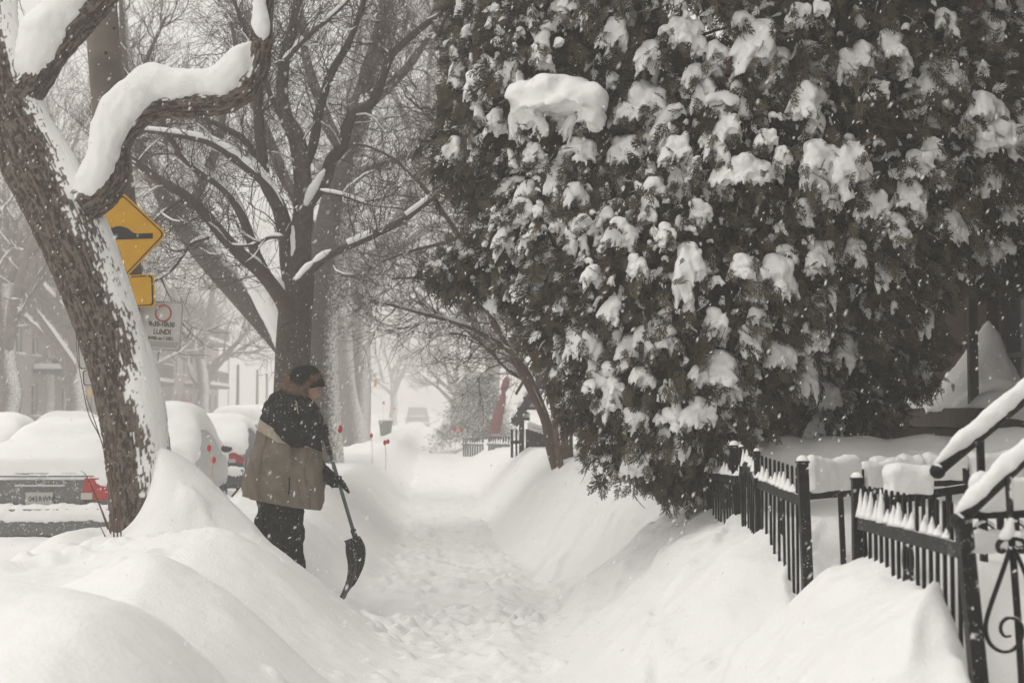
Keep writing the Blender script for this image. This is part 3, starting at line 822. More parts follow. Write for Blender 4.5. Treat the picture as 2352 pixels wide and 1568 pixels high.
def skirt(rng, nth, nt, cx=0.0, cy_=0.0, cz=0.0, sc=1.0, tall=1.0):
    """a drape of snow hung over a spray: domed apex running down into uneven lobes with a ragged hem"""
    k = rng.randint(4, 7); ph = [rng.uniform(0, 6.283) for _ in range(4)]
    amp = [rng.uniform(0.35, 1.0) for _ in range(k)]
    th = np.linspace(0, 2 * math.pi, nth, endpoint=False)
    lob = np.abs(np.cos(th * k / 2 + ph[0])) ** 0.7
    wh = np.array([amp[int((t * k / (2 * math.pi) + ph[0] / math.pi) % k)] for t in th])
    wh = (wh + np.roll(wh, 1) + np.roll(wh, -1)) / 3
    R = 0.30 + 0.17 * lob * wh + 0.05 * np.sin(th + ph[1])
    H = (0.34 + 0.58 * lob * wh) * tall
    hem = 1 + 0.10 * np.sin(th * 11 + ph[2]) + 0.07 * np.sin(th * 17 + ph[3])
    v = [(0, 0, 0.0)]; f = []
    for i in range(1, nt + 1):
        t = i / nt
        rho = R * np.sin(t * math.pi / 2) ** 0.85
        z = -H * hem * (1 - np.cos(t * math.pi / 2)) ** 0.9
        for a in range(nth): v.append((rho[a] * math.cos(th[a]), 0.8 * rho[a] * math.sin(th[a]), z[a]))
    v.append((0, 0, -0.30 * tall))
    for a in range(nth): f.append((0, 1 + a, 1 + (a + 1) % nth))
    for i in range(nt - 1):
        for a in range(nth):
            b0 = 1 + i * nth
            f.append((b0 + a, b0 + nth + a, b0 + nth + (a + 1) % nth, b0 + (a + 1) % nth))
    last = len(v) - 1; b0 = 1 + (nt - 1) * nth
    for a in range(nth): f.append((b0 + (a + 1) % nth, b0 + a, last))
    v = np.array(v)
    n = fbm(v[:, 0] * 5 + ph[0], v[:, 1] * 5, v[:, 2] * 5, 3)
    v = v * (1 + 0.10 * n)[:, None]
    return [Vector((p[0] * sc + cx, p[1] * sc + cy_, p[2] * sc + cz)) for p in v], f
def finish_clump(mb, vox, it, noise):
    me = remeshed(mb, vox, it, 'snow_clump', noise, 4.5)
    n = len(me.vertices); co = np.empty(n * 3, np.float32); me.vertices.foreach_get('co', co); co = co.reshape(-1, 3)
    w = ss(0.1, -0.5, co[:, 2])                    # the lower edge crumbles into the sprays
    co += (0.035 * w * fbm(co[:, 0] * 14, co[:, 1] * 14, co[:, 2] * 14, 2))[:, None] * np.array([1, 1, 1.6])
    me.vertices.foreach_set('co', co.astype(np.float32).ravel()); me.update()
    return me
def clump_mesh(seed, n, tall, nth=30, nt=8, vox=0.045, wide=1.0):
    rng = random.Random(seed); mb = MB()
    v, f = skirt(rng, nth, nt, 0, 0, 0.2, 1.0, tall); mb.add([Vector((p.x * wide, p.y, p.z)) for p in v], f)
    mb.ball((rng.uniform(-0.1, 0.1), 0, 0.02), (0.27 * wide, 0.24, 0.20), 12, 8)
    for k in range(n - 1):
        a = rng.uniform(math.pi * 0.9, 2.1 * math.pi)
        v, f = skirt(rng, max(10, nth * 2 // 3), max(4, nt * 2 // 3), 0.32 * math.cos(a) * wide, 0.24 * math.sin(a), rng.uniform(-0.28, 0.12), rng.uniform(0.4, 0.75), tall * rng.uniform(0.7, 1.2)); mb.add(v, f)
        mb.ball((0.3 * math.cos(a) * wide, 0.24 * math.sin(a), rng.uniform(-0.2, 0.05)), rng.uniform(0.10, 0.17), 10, 7)
    return finish_clump(mb, vox, 2 if vox < 0.06 else 1, 0.035)
def dome_mesh(seed):
    """broad pillow of snow lying over several sprays, its lower rim broken by their tips"""
    rng = random.Random(seed); mb = MB()
    for k in range(14):
        a = rng.uniform(0, 6.283); r = 0.42 * math.sqrt(rng.random())
        x, y = math.cos(a) * r * 1.15, math.sin(a) * r * 0.7
        mb.ball((x, y, 0.12 - 0.9 * (x * x + y * y) + rng.uniform(-0.03, 0.03)), rng.uniform(0.13, 0.20), 12, 8)
    mb.ball((0, 0, 0.0), (0.48, 0.34, 0.20), 14, 9)
    for k in range(13):
        a = math.pi * 0.85 + math.pi * 1.3 * (k + 0.5) / 13 + rng.uniform(-0.12, 0.12); q = rng.uniform(0.36, 0.50)
        v, f = skirt(rng, 18, 6, q * 1.05 * math.cos(a), q * 0.75 * math.sin(a), rng.uniform(-0.14, 0.02), rng.uniform(0.26, 0.46), rng.uniform(0.55, 1.0)); mb.add(v, f)
    return finish_clump(mb, 0.034, 2, 0.04)

# crown lobes: (px, py, depth, rx, ry, rz) in metres about the photo point
LOBES = []
for px, py, d, rx, ry, rz in ((1735, -40, 11.2, 1.95, 1.9, 2.3), (1790, 420, 10.9, 1.55, 1.5, 1.35), (1330, 240, 10.9, 0.98, 1.0, 1.15), (1190, 60, 11.2, 0.50, 0.6, 0.75),
                              (1345, 540, 10.7, 0.76, 0.85, 0.62), (1560, 650, 10.5, 1.15, 1.05, 1.00), (1530, 870, 10.3, 0.70, 0.75, 0.70), (1600, 960, 10.2, 0.40, 0.45, 0.52), (1480, 925, 10.5, 0.33, 0.4, 0.33),
                              (2130, 300, 10.6, 0.62, 0.8, 0.85), (2275, 400, 10.7, 0.34, 0.45, 0.42), (2290, 590, 10.8, 0.22, 0.3, 0.2), (1880, 780, 11.7, 0.85, 0.7, 0.85), (1105, 615, 10.9, 0.36, 0.4, 0.17), (1090, 330, 10.8, 0.28, 0.3, 0.26), (1570, 1020, 10.2, 0.26, 0.3, 0.24)):
    LOBES.append((np.array(P(px, py, d)), np.array([rx, ry, rz])))
def inside(p, shrink=1.0):
    m = np.zeros(len(p), bool)
    for c, r in LOBES:
        m |= (((p - c) / (r * shrink)) ** 2).sum(1) < 1
    return m
def hit(px, py):
    """first crown surface along the view ray through a photo point"""
    o = np.array([0, 0, CAMZ]); v = np.array(P(px, py, 10.0)) - o; v /= np.linalg.norm(v)
    best = None
    for c, r in LOBES:
        oc = (o - c) / r; dv = v / r
        A = dv @ dv; B = 2 * oc @ dv; C = oc @ oc - 1; D = B * B - 4 * A * C
        if D > 0:
            t = (-B - math.sqrt(D)) / (2 * A)
            if best is None or t < best[0]: best = (t, c, r)
    if best is None: return None
    p = o + v * best[0]
    n = (p - best[1]) / best[2] ** 2
    return p, n / np.linalg.norm(n), best[0]
def surf_samples(n, seed, depth=(0.82, 1.03)):
    rg = np.random.default_rng(seed)
    area = np.array([(r[0] * r[1] + r[0] * r[2] + r[1] * r[2]) for c, r in LOBES]); pr = area / area.sum()
    P_, N_ = [], []
    while sum(map(len, P_)) < n:
        k = rg.choice(len(LOBES), 6000, p=pr)
        d = rg.normal(size=(6000, 3)); d /= np.linalg.norm(d, axis=1, keepdims=True)
        f = rg.uniform(*depth, 6000)
        C = np.array([LOBES[i][0] for i in k]); R = np.array([LOBES[i][1] for i in k])
        p = C + d * R * f[:, None]
        nn = d / R; nn /= np.linalg.norm(nn, axis=1, keepdims=True)
        lim = depth[0] - 0.04
        keep = ~inside(p, lim) & (p[:, 2] < 7.2) & (p[:, 1] < 12.6) & (nn[:, 1] < 0.55)
        P_.append(p[keep]); N_.append(nn[keep])
    p = np.concatenate(P_)[:n]; nn = np.concatenate(N_)[:n]
    return p, nn
def spray_proto(seed):
    """flat fan of a cedar spray in the x-z plane: midrib along +x, leaflets as thin lozenges"""
    rng = random.Random(seed); q = []
    def loz(a, d, l, w):
        a = np.array(a); d = np.array(d); d = d / np.linalg.norm(d); s = np.array([-d[1], d[0]])
        q.append([a, a + d * l * 0.45 + s * w, a + d * l, a + d * l * 0.5 - s * w])
    loz((0, 0), (1, 0), 1.0, 0.022)
    for k in range(12):
        t = 0.07 + 0.074 * k
        for sgn in (-1, 1):
            l = (0.50 - 0.36 * t) * rng.uniform(0.65, 1.25); an = sgn * math.radians(rng.uniform(24, 50))
            d = (math.cos(an), math.sin(an))
            loz((t, 0), d, l, 0.024)
            if l > 0.16:
                for tt in (0.3, 0.55, 0.78):
                    a2 = an + rng.choice([-1, 1]) * math.radians(rng.uniform(24, 42))
                    loz((t + d[0] * l * tt, d[1] * l * tt), (math.cos(a2), math.sin(a2)), l * rng.uniform(0.32, 0.5), 0.02)
    return np.array(q)          # (k, 4, 2)
def scatter(name, protos, pos, R, scl, idx, tone, parent, sh, m=None):
    """one stuff part: small meshes set on points by geometry nodes (R: N x 3 x 3, columns are the local axes)"""
    n = len(pos)
    me = bpy.data.meshes.new(name); me.vertices.add(n); me.vertices.foreach_set('co', (pos - sh).astype(np.float32).ravel())
    eul = np.stack([np.arctan2(R[:, 2, 1], R[:, 2, 2]), -np.arcsin(np.clip(R[:, 2, 0], -1, 1)), np.arctan2(R[:, 1, 0], R[:, 0, 0])], 1)
    for an, tp, ar in (('rot', 'FLOAT_VECTOR', eul), ('scl', 'FLOAT_VECTOR', scl), ('idx', 'INT', idx), ('tone', 'FLOAT', tone)):
        at = me.attributes.new(an, tp, 'POINT')
        at.data.foreach_set('vector' if tp == 'FLOAT_VECTOR' else 'value', np.asarray(ar, np.int32 if tp == 'INT' else np.float32).ravel())
    o = link(name, me, m, parent)
    ng = bpy.data.node_groups.new(name + '_scatter', 'GeometryNodeTree')
    ng.interface.new_socket('Geometry', in_out='INPUT', socket_type='NodeSocketGeometry')
    ng.interface.new_socket('Geometry', in_out='OUTPUT', socket_type='NodeSocketGeometry')
    N, L = ng.nodes, ng.links
    gi, go = N.new('NodeGroupInput'), N.new('NodeGroupOutput')
    jn = N.new('GeometryNodeJoinGeometry')
    for pm in reversed(protos):                       # join keeps the last link first
        src = bpy.data.objects.new(name + '_piece', pm)
        oi = N.new('GeometryNodeObjectInfo'); oi.inputs['Object'].default_value = src; oi.inputs['As Instance'].default_value = True
        L.new(oi.outputs['Geometry'], jn.inputs[0])
    ip_ = N.new('GeometryNodeInstanceOnPoints'); ip_.inputs['Pick Instance'].default_value = True
    def na(nm, tp):
        q = N.new('GeometryNodeInputNamedAttribute'); q.data_type = tp; q.inputs['Name'].default_value = nm; return q.outputs['Attribute']
    L.new(gi.outputs[0], ip_.inputs['Points']); L.new(jn.outputs[0], ip_.inputs['Instance'])
    L.new(na('idx', 'INT'), ip_.inputs['Instance Index']); L.new(na('rot', 'FLOAT_VECTOR'), ip_.inputs['Rotation']); L.new(na('scl', 'FLOAT_VECTOR'), ip_.inputs['Scale'])
    L.new(ip_.outputs[0], go.inputs[0])
    md = o.modifiers.new('scatter', 'NODES'); md.node_group = ng
    tag(o, kind='stuff')
    return o
def make_cedar():
    base = P(1960, 1100, 12.2); base.z = hz(base.x, base.y) - 0.1
    root = thing('cedar_tree', base, 'huge dark cedar loaded with drooping clumps of snow, filling the right half', 'tree')
    sh = np.array(base)
    rg = np.random.default_rng(5)
    # trunk and boughs
    tb = [limb([(1985, 1150), (1975, 1000), (1960, 850), (1935, 600), (1900, 300), (1850, -50), (1800, -350)], 11.9, [60, 56, 52, 46, 40, 30, 12], 5)]
    tb.append(limb([(1972, 960), (1820, 880), (1640, 800), (1500, 690), (1430, 520), (1440, 300), (1500, 50)], 11.6, [34, 32, 30, 27, 24, 18, 10], 5))
    link('trunk', tubes_mesh('trunk', [(p - sh, r) for p, r in tb[:1]], lambda r: 16), mat('cedar_bark', (0.10, 0.06, 0.04), rough=0.9, var=0.5, vscale=14, bump=0.6), root)
    link('limb', tubes_mesh('limb', [(p - sh, r) for p, r in tb[1:]], lambda r: 16), MATS['cedar_bark'], root)
    pts, nn = surf_samples(620, 77, (0.9, 0.98))
    boughs = []
    trunk_pts = np.concatenate([tb[0][0], tb[1][0]])
    for p, n_ in zip(pts, nn):
        dist = np.linalg.norm(trunk_pts - (p + np.array([0, 0, 0.25])), axis=1)
        q = trunk_pts[dist.argmin()]
        s0 = q + (p - q) * rg.uniform(0.25, 0.55)
        mid = (s0 + p) / 2 + np.array([0, 0, rg.uniform(0.02, 0.18)])
        sp = spline([s0, mid, p, p + (p - mid) * 0.15 + np.array([0, 0, -0.08])], 4)
        boughs.append((sp, np.linspace(0.013, 0.003, len(sp))))
    o = link('boughs', tubes_mesh('boughs', [(p - sh, r) for p, r in boughs], lambda r: 4), MATS['cedar_bark'], root)
    tag(o, kind='stuff')
    # foliage sprays
    global FOL
    FOL = cedar_mats()
    def spray_mesh(seed, m):
        q = spray_proto(seed); x, y = q[..., 0], q[..., 1]
        v = np.stack([x, y, -0.35 * x ** 2 + 0.12 * np.abs(y)], -1).reshape(-1, 3)
        me = mesh_np('spray', v, quads=np.arange(len(v)).reshape(-1, 4)); me.materials.append(m); return me
    green = [spray_mesh(k, FOL) for k in range(6)]
    white = [spray_mesh(k, SNOW_FINE) for k in range(3)]
    def foliage(p, n_, size, tone, name, protos=green):
        M = len(p); down = np.array([0, 0, -1.0])
        ax = n_ * np.array([1, 1, 0.4]) + down * rg.uniform(0.5, 1.9, M)[:, None] + 0.5 * rg.normal(size=(M, 3))
        ax /= np.linalg.norm(ax, axis=1, keepdims=True)
        sd = np.cross(ax, rg.normal(size=(M, 3))); sd /= np.linalg.norm(sd, axis=1, keepdims=True)
        R = np.stack([ax, sd, np.cross(ax, sd)], -1)
        return scatter(name, protos, p, R, np.repeat(size[:, None], 3, 1), rg.integers(0, len(protos), M), tone, root, sh)
    p, n_ = surf_samples(14000, 5, (0.80, 1.05))
    # gather sprays into tufts so that the outline breaks up
    tuft, tn = surf_samples(1700, 6, (0.86, 1.06))
    idx = rg.integers(0, len(tuft), 7500)
    p2 = tuft[idx] + rg.normal(size=(7500, 3)) * np.array([0.07, 0.07, 0.09]); n2 = tn[idx]
    p = np.concatenate([p, p2]); n_ = np.concatenate([n_, n2])
    size = rg.uniform(0.085, 0.19, len(p))
    tone = np.clip(rg.normal(0.55, 0.26, len(p)), 0, 0.86); tone[rg.random(len(p)) < 0.06] = 1.0
    foliage(p, n_, size, tone, 'foliage')
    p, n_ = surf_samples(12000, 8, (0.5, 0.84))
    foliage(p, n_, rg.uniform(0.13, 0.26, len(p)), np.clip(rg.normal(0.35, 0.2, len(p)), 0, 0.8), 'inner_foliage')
    # fine frosting: sprays whose upper faces are white with snow
    p, n_ = surf_samples(5200, 14, (0.88, 1.05))
    foliage(p, n_, rg.uniform(0.05, 0.12, len(p)), np.full(len(p), 0.5), 'frosting', white)
    # snow
    big = [clump_mesh(s, f, t) for s, f, t in ((1, 1, 1.2), (2, 2, 1.0), (3, 4, 1.0), (4, 3, 1.3), (5, 5, 0.85), (6, 2, 1.4), (7, 5, 0.7), (8, 6, 0.9))] + [dome_mesh(21), dome_mesh(22)]
    small = [clump_mesh(s, f, t, 14, 5, 0.085, w) for s, f, t, w in ((31, 1, 1.2, 0.8), (32, 2, 0.9, 1.2), (33, 2, 0.7, 1.5), (34, 1, 1.6, 0.6), (35, 3, 1.0, 1.1), (36, 2, 0.8, 1.0), (37, 3, 0.6, 1.6), (38, 1, 1.0, 0.9))]
    for me in big: me.materials.append(SNOW_FINE)
    listed = [(1290, 230, 190, 9), (1250, 85, 62, 0), (1480, 230, 125, 8), (1752, 75, 105, 3), (1835, 25, 70, 2), (1700, 40, 60, 1), (1945, 130, 66, 5), (2140, 160, 110, 2), (2195, 175, 60, 1), (2280, 315, 125, 9), (2265, 395, 74, 3),
              (1855, 215, 105, 4), (1870, 345, 110, 7), (1945, 355, 118, 3), (1712, 388, 95, 8), (1422, 335, 84, 2), (1280, 400, 62, 0), (1318, 440, 90, 1), (1580, 585, 108, 3), (1462, 595, 66, 5), (1220, 640, 84, 6), (1998, 455, 92, 2),
              (2048, 505, 86, 4), (1682, 280, 76, 3), (1655, 250, 60, 1), (1690, 200, 66, 0), (1150, 262, 56, 3), (1162, 160, 46, 5), (1052, 330, 66, 2), (1058, 160, 62, 1), (1098, 352, 42, 0), (1232, 345, 62, 2), (1200, 455, 62, 1), (1172, 535, 64, 3),
              (1208, 552, 48, 0), (1425, 520, 92, 7), (1530, 525, 62, 5), (1335, 335, 86, 6), (1602, 370, 46, 0), (1650, 400, 56, 1), (1760, 310, 60, 2), (1795, 350, 56, 3), (1775, 610, 110, 6), (1705, 600, 74, 4), (1812, 655, 52, 0), (1855, 770, 78, 2),
              (1775, 800, 92, 7), (1655, 830, 108, 4), (1600, 850, 64, 1), (1345, 770, 110, 7), (1310, 826, 84, 2), (1385, 845, 110, 4), (1470, 855, 70, 1), (1290, 790, 54, 0), (1412, 905, 62, 3), (1455, 945, 62, 5), (1540, 950, 74, 6), (1350, 885, 52, 0),
              (1940, 780, 74, 5), (1845, 885, 130, 8), (1880, 965, 66, 3), (2100, 365, 74, 2), (2170, 500, 92, 7), (2090, 435, 92, 4), (2300, 450, 84, 6), (2280, 570, 66, 3), (2200, 600, 52, 5), (2250, 235, 100, 7), (1580, 60, 80, 4), (1500, 110, 70, 3), (1420, 60, 76, 2),
              (1340, 40, 60, 1), (1900, 440, 60, 0), (1560, 330, 70, 2), (1500, 420, 66, 1), (1600, 470, 60, 5), (1370, 620, 60, 3), (1300, 690, 56, 2), (1410, 700, 60, 0), (1520, 760, 70, 4), (1560, 1010, 50, 5), (1500, 1030, 46, 3), (2040, 90, 80, 4), (2010, 200, 60, 2), (1790, 150, 56, 0),
              (1600, 160, 60, 3), (1640, 110, 54, 1), (2160, 40, 70, 6), (2270, 60, 70, 2), (1960, 560, 60, 4), (1880, 600, 66, 2), (2020, 620, 54, 3), (1730, 720, 70, 1), (1640, 720, 64, 5), (1480, 960, 44, 0)]
    spots = []
    for px, py, w, k in listed:
        h = hit(px, py)
        if h is None: continue
        q, n1, t = h
        spots.append((q, n1, M2(w, t), k))
    rp, rn = surf_samples(5200, 12, (0.90, 1.05))
    szs = 0.055 + 0.19 * rg.random(len(rp)) ** 2.6
    up = rn[:, 2]
    keep = rg.random(len(rp)) < np.clip(0.75 + 0.5 * up, 0.25, 1) * np.clip(1.08 - 0.2 * rp[:, 0], 0.3, 1)     # the side towards the house caught less
    order = np.argsort(-szs)
    cnt = 0
    for i in order:
        if not keep[i] or rn[i, 1] > 0.25: continue
        if cnt >= 300 - len(spots): break
        spots.append((rp[i], rn[i], float(szs[i]), int(rg.integers(0, 8)))); keep[i] = False; cnt += 1
    for q, n1, w, k in spots:
        zs = 0.92 if k >= 8 else 1.0
        az = math.atan2(n1[1], n1[0]) + math.pi / 2 + rg.uniform(-0.35, 0.35)
        s = w / 0.95
        link('snow_clump', big[k], None, root, loc=Vector(q) - base + Vector((n1[0], n1[1], 0)) * 0.03, rot=(rg.uniform(-0.15, 0.15), rg.uniform(-0.22, 0.22), az), scale=(s * rg.uniform(0.8, 1.1), s, s * zs * rg.uniform(0.9, 1.25)))
    q_ = np.array([np.array(q) + np.array([n1[0], n1[1], 0]) * w * 0.42 + np.array([rg.normal() * w * 0.32, rg.normal() * w * 0.1, -w * rg.uniform(0.25, 0.75)]) for q, n1, w, k in spots for _ in range(5)])
    n_ = np.array([n1 for q, n1, w, k in spots for _ in range(5)])
    foliage(q_, n_, rg.uniform(0.07, 0.14, len(q_)), np.clip(rg.normal(0.6, 0.2, len(q_)), 0, 0.86), 'spray_tips')
    # the many small tufts of snow that cannot be picked apart
    for me in small: me.materials.append(SNOW_FINE)
    ii = np.nonzero(keep)[0]
    az = np.arctan2(rn[ii, 1], rn[ii, 0]) + math.pi / 2 + rg.uniform(-0.5, 0.5, len(ii))
    R = np.array([np.array(Euler((rg.uniform(-0.4, 0.4), rg.uniform(-0.4, 0.4), a)).to_matrix()) for a in az])
    s_ = szs[ii] / 0.95 * rg.uniform(0.6, 1.1, len(ii))
    scl = np.stack([rg.uniform(0.7, 1.2, len(ii)), np.ones(len(ii)), rg.uniform(1.0, 1.7, len(ii))], 1) * s_[:, None]
    scatter('snow_tufts', small, rp[ii], R, scl, rg.integers(0, len(small), len(ii)), np.zeros(len(ii)), root, sh)
    print('clumps', len(spots), 'tufts', len(ii))
make_cedar()

# ------------------------------------------------------------------ iron fences, gate and stair railings
def rounded_block(c, size, seed=0, vox=0.012, noise=0.008, lean=0.0):
    """wind-packed block of snow: box with softened, uneven edges"""
    rng = random.Random(seed); mb = MB(); x, y, z = size
    mb.box((0, 0, -0.012), (x * 0.97, y * 0.94, z * 0.97))
    n = max(4, int(x / 0.035))
    for i in range(n + 1):
        t = i / n; px = (t - 0.5) * (x - min(y, 0.06))
        h = z * (1 + 0.07 * math.sin(t * 5 + seed) + rng.uniform(-0.025, 0.025))
        mb.ball((px, rng.uniform(-0.004, 0.004), h - z / 2 - 0.035), (0.05, y * 0.52, 0.05), 10, 7)
    me = remeshed(mb, vox, 6, 'snow_block', noise, 9.0)
    return me
ORN = None
def iron_panel(name, A, B, n, label, group, top=0.125, rail_h=0.055, rail_t=0.012, wid=0.0125, arch=0.0, snow=True, ends=(0, 0), seed=1, ornament=True, second_rail=False):
    """picket panel from A to B (points on the top edge of the rail)"""
    rng = random.Random(seed)
    A, B = Vector(A), Vector(B); d = B - A; L = d.length; t = d.normalized()
    zb = min(hz(A.x, A.y), hz(B.x, B.y)) - 0.12
    root = thing(name, (A.x, A.y, zb), label, 'fence' if 'gate' not in name else 'gate', group)
    az = math.atan2(d.y, d.x)
    # rail
    mb = MB(); m = 14
    def railpt(s): return A + d * s + Vector((0, 0, arch * math.sin(math.pi * s)))
    for i in range(m):
        a, b = railpt(i / m), railpt((i + 1) / m)
        if arch == 0 and i == 0: a, b = railpt(0), railpt(1)
        mb.bar(a - Vector((0, 0, rail_h / 2)), b - Vector((0, 0, rail_h / 2)), rail_t, rail_h)
        if arch == 0: break
    mb.build('rail', IRON_FLAT, root)
    pk = None
    hmax = top + 1.2
    me = MB().box((0, 0, hmax / 2 - 1.2), (wid, wid, hmax))
    me.add([Vector((sx * wid / 2, sy * wid / 2, top)) for sx, sy in ((-1, -1), (1, -1), (1, 1), (-1, 1))] + [Vector((sx * wid / 3, sy * wid / 3, top + 0.01)) for sx, sy in ((-1, -1), (1, -1), (1, 1), (-1, 1))],
           [(4, 5, 6, 7), (0, 1, 5, 4), (1, 2, 6, 5), (2, 3, 7, 6), (3, 0, 4, 7)])
    pm = mesh('picket', me.v, me.f); pm.materials.append(BLACK)
    off = t.cross(Vector((0, 0, 1))) * (rail_t / 2 + wid / 2 + 0.001)
    bk = off if off.x > 0 else -off
    spos = [(k + 0.6) / (n + 0.2) for k in range(n)]
    for s in spos:
        q = railpt(s)
        link('picket', pm, None, root, loc=q - world_loc(root) + bk, rot=(rng.uniform(-0.01, 0.01), rng.uniform(-0.015, 0.015), az))
    if snow:
        wm = []; g = L / (n + 0.2)
        for sd in range(5):
            r2 = random.Random(sd + seed * 10); w = MB(); h = top * r2.uniform(0.6, 1.05); lean = r2.uniform(-0.22, 0.12) * g
            vs, fs = [], []; nn_ = 10
            for i in range(8):
                f = i / 7; hw = g * 0.49 * (1 - f) ** 1.35 + 0.0022; dp = 0.021 * (1 - f) ** 1.1 + 0.0025
                for k in range(nn_):
                    a = 2 * math.pi * k / nn_
                    vs.append(Vector((lean * f + hw * math.cos(a) + 0.003 * math.sin(9 * f + sd), dp * math.sin(a), h * f - 0.008)))
            for i in range(7):
                for k in range(nn_): fs.append((i*nn_+k, i*nn_+(k+1) % nn_, (i+1)*nn_+(k+1) % nn_, (i+1)*nn_+k))
            fs.append(tuple(range(7 * nn_, 8 * nn_))); fs.append(tuple(range(nn_ - 1, -1, -1)))
            w.add(vs, fs)
            wm.append(mesh('snow_wedge', w.v, w.f, True)); wm[-1].materials.append(SNOW_FINE)
        for k in range(n + 1):
            s = (k + 0.1) / (n + 0.2)
            if rng.random() < 0.14: continue
            q = railpt(min(0.995, max(0.01, s))) + Vector((0, 0, 0.006)) + bk * 0.45
            link('snow_wedge', rng.choice(wm), None, root, loc=q - world_loc(root), rot=(0, 0, az), scale=(rng.uniform(0.75, 1.1), rng.uniform(0.8, 1.3), rng.uniform(0.3, 1.15)))
    if ornament:
        # cast scroll pair hung below the rail at mid-panel
        q = railpt(0.5) - Vector((0, 0, rail_h + 0.01)) + bk
        mb = MB()
        for sg in (-1, 1):
            pts = []
            for i in range(15):
                a = i / 14 * 2 * math.pi
                pts.append(q + t * (sg * 0.028 + 0.026 * math.sin(a)) + Vector((0, 0, -0.055 + 0.05 * math.cos(a))))
            mb.tube(pts, 0.006, 6)
            pts = [q + t * (sg * (0.03 - 0.022 * math.cos(a * 0.9))) + Vector((0, 0, -0.15 + 0.04 * math.sin(a))) for a in np.linspace(-1.5, 3.6, 12)]
            mb.tube(pts, 0.006, 6)
        mb.build('scroll_ornament', BLACK, root, True)
    return root, railpt
def iron_post(parent, top, w, lean=(0, 0), cap=True, zb=None):
    top = Vector(top); zb = (hz(top.x, top.y) - 0.15) if zb is None else zb
    mb = MB(); b = Vector((top.x + lean[0], top.y + lean[1], zb))
    mb.bar(b, top, w, w, up=(0, 1, 0))
    if cap:
        mb.box(top + Vector((0, 0, 0.006)), (w * 1.18, w * 1.18, 0.012))
    o = mb.build('post', BLACK, parent)
    s = MB().ball(top + Vector((0, 0, 0.012)), (w * 0.62, w * 0.62, w * 0.55), 10, 7)
    s.build('snow_cap', SNOW_FINE, parent, True)
    return o
# near panel beside the steps
nA, nB = P(1972, 1185, 6.15), P(2206, 1246, 5.0)
r_near, _ = iron_panel('iron_fence', nA, nB, 16, 'low black iron fence panel nearest the camera, between the short post and the stair newel', 'iron fence panels along the path', seed=2)
iron_post(r_near, P(1968, 1102, 6.18), 0.042)
# mid panel
pA, pB, pC, pD = P(1843, 1139, 7.3), P(1740, 1098, 8.2), P(1690, 1093, 9.1), P(1630, 1083, 10.0)
r_mid, _ = iron_panel('iron_fence', pB, pA, 10, 'black iron fence panel between the arched gate and the tall corner post', 'iron fence panels along the path', seed=3)
iron_post(r_mid, P(1843, 1063, 7.28), 0.052, lean=(0.03, 0))
iron_post(r_mid, P(1738, 1040, 8.25), 0.03, lean=(0.01, 0))
r_gate, _ = iron_panel('garden_gate', pC + Vector((0.02, 0.0, 0)), pB - Vector((0.015, 0, 0.0)), 8, 'narrow black iron gate with an arched rail, half buried in the drift', None, arch=0.095, rail_h=0.05, seed=4, wid=0.0095)
iron_post(r_gate, P(1702, 1030, 8.9), 0.028, lean=(0.02, 0))
r_left, _ = iron_panel('iron_fence', pD, pC, 9, 'short black iron fence panel left of the arched gate, under the cedar', 'iron fence panels along the path', seed=5, wid=0.0105)
iron_post(r_left, P(1686, 1026, 9.2), 0.055, lean=(0.03, 0))
iron_post(r_left, P(1628, 1040, 10.05), 0.04)

# railing along the entrance walk, with slabs of snow standing on its rail
def walk_railing(a, b, xs_bal, blocks, label, name='walk_railing', rail_h=0.042, top=0.12, wid=0.026, low=None):
    a, b = Vector(a), Vector(b); d = b - a
    root = thing(name, (a.x, a.y, hz(a.x, a.y) - 0.1), label, 'railing', 'railings in the front yard')
    MB().bar(a, b, 0.03, rail_h).build('rail', BLACK, root)
    for s, tp in xs_bal:
        q = a + d * s
        MB().bar((q.x + 0.02, q.y, hz(q.x, q.y) - 0.12), (q.x, q.y, q.z + tp), wid, wid, up=(0, 1, 0)).build('baluster', BLACK, root)
    for i, (s0, s1, h, dp) in enumerate(blocks):
        q = a + d * ((s0 + s1) / 2)
        me = rounded_block((0, 0, 0), (d.length * (s1 - s0), dp, h), seed=i + int(a.x * 100))
        link('snow_block', me, SNOW_FINE, root, loc=q + Vector((0, 0, rail_h / 2 + h / 2)) - world_loc(root), rot=(0, 0, math.atan2(d.y, d.x)))
    return root
walk_railing(P(1850, 1138, 7.45), P(2075, 1120, 8.1), ((0.33, 0.13), (0.55, 0.12), (0.8, 0.13), (0.98, 0.12)), ((0.02, 0.5, 0.165, 0.085), (0.57, 0.97, 0.13, 0.085)),
             'black railing running right from the tall corner post, topped by a flat snow slab')
walk_railing(P(1990, 1112, 8.9), P(2352, 1104, 9.2), ((0.02, 0.1), (0.16, 0.03), (0.32, 0.10), (0.5, 0.06), (0.68, 0.1), (0.86, 0.1)), ((0.03, 0.18, 0.14, 0.1), (0.20, 0.34, 0.15, 0.1), (0.36, 0.62, 0.15, 0.1), (0.64, 0.98, 0.16, 0.1)),
             'black railing farther back in the yard carrying a row of square snow blocks')
walk_railing(P(2030, 1150, 7.0), P(2235, 1118, 7.1), ((0.55, 0.02), (0.72, 0.02), (0.92, 0.1)), ((0.03, 0.52, 0.13, 0.12),),
             'short black railing behind the nearest fence panel, capped by one rounded snow block')
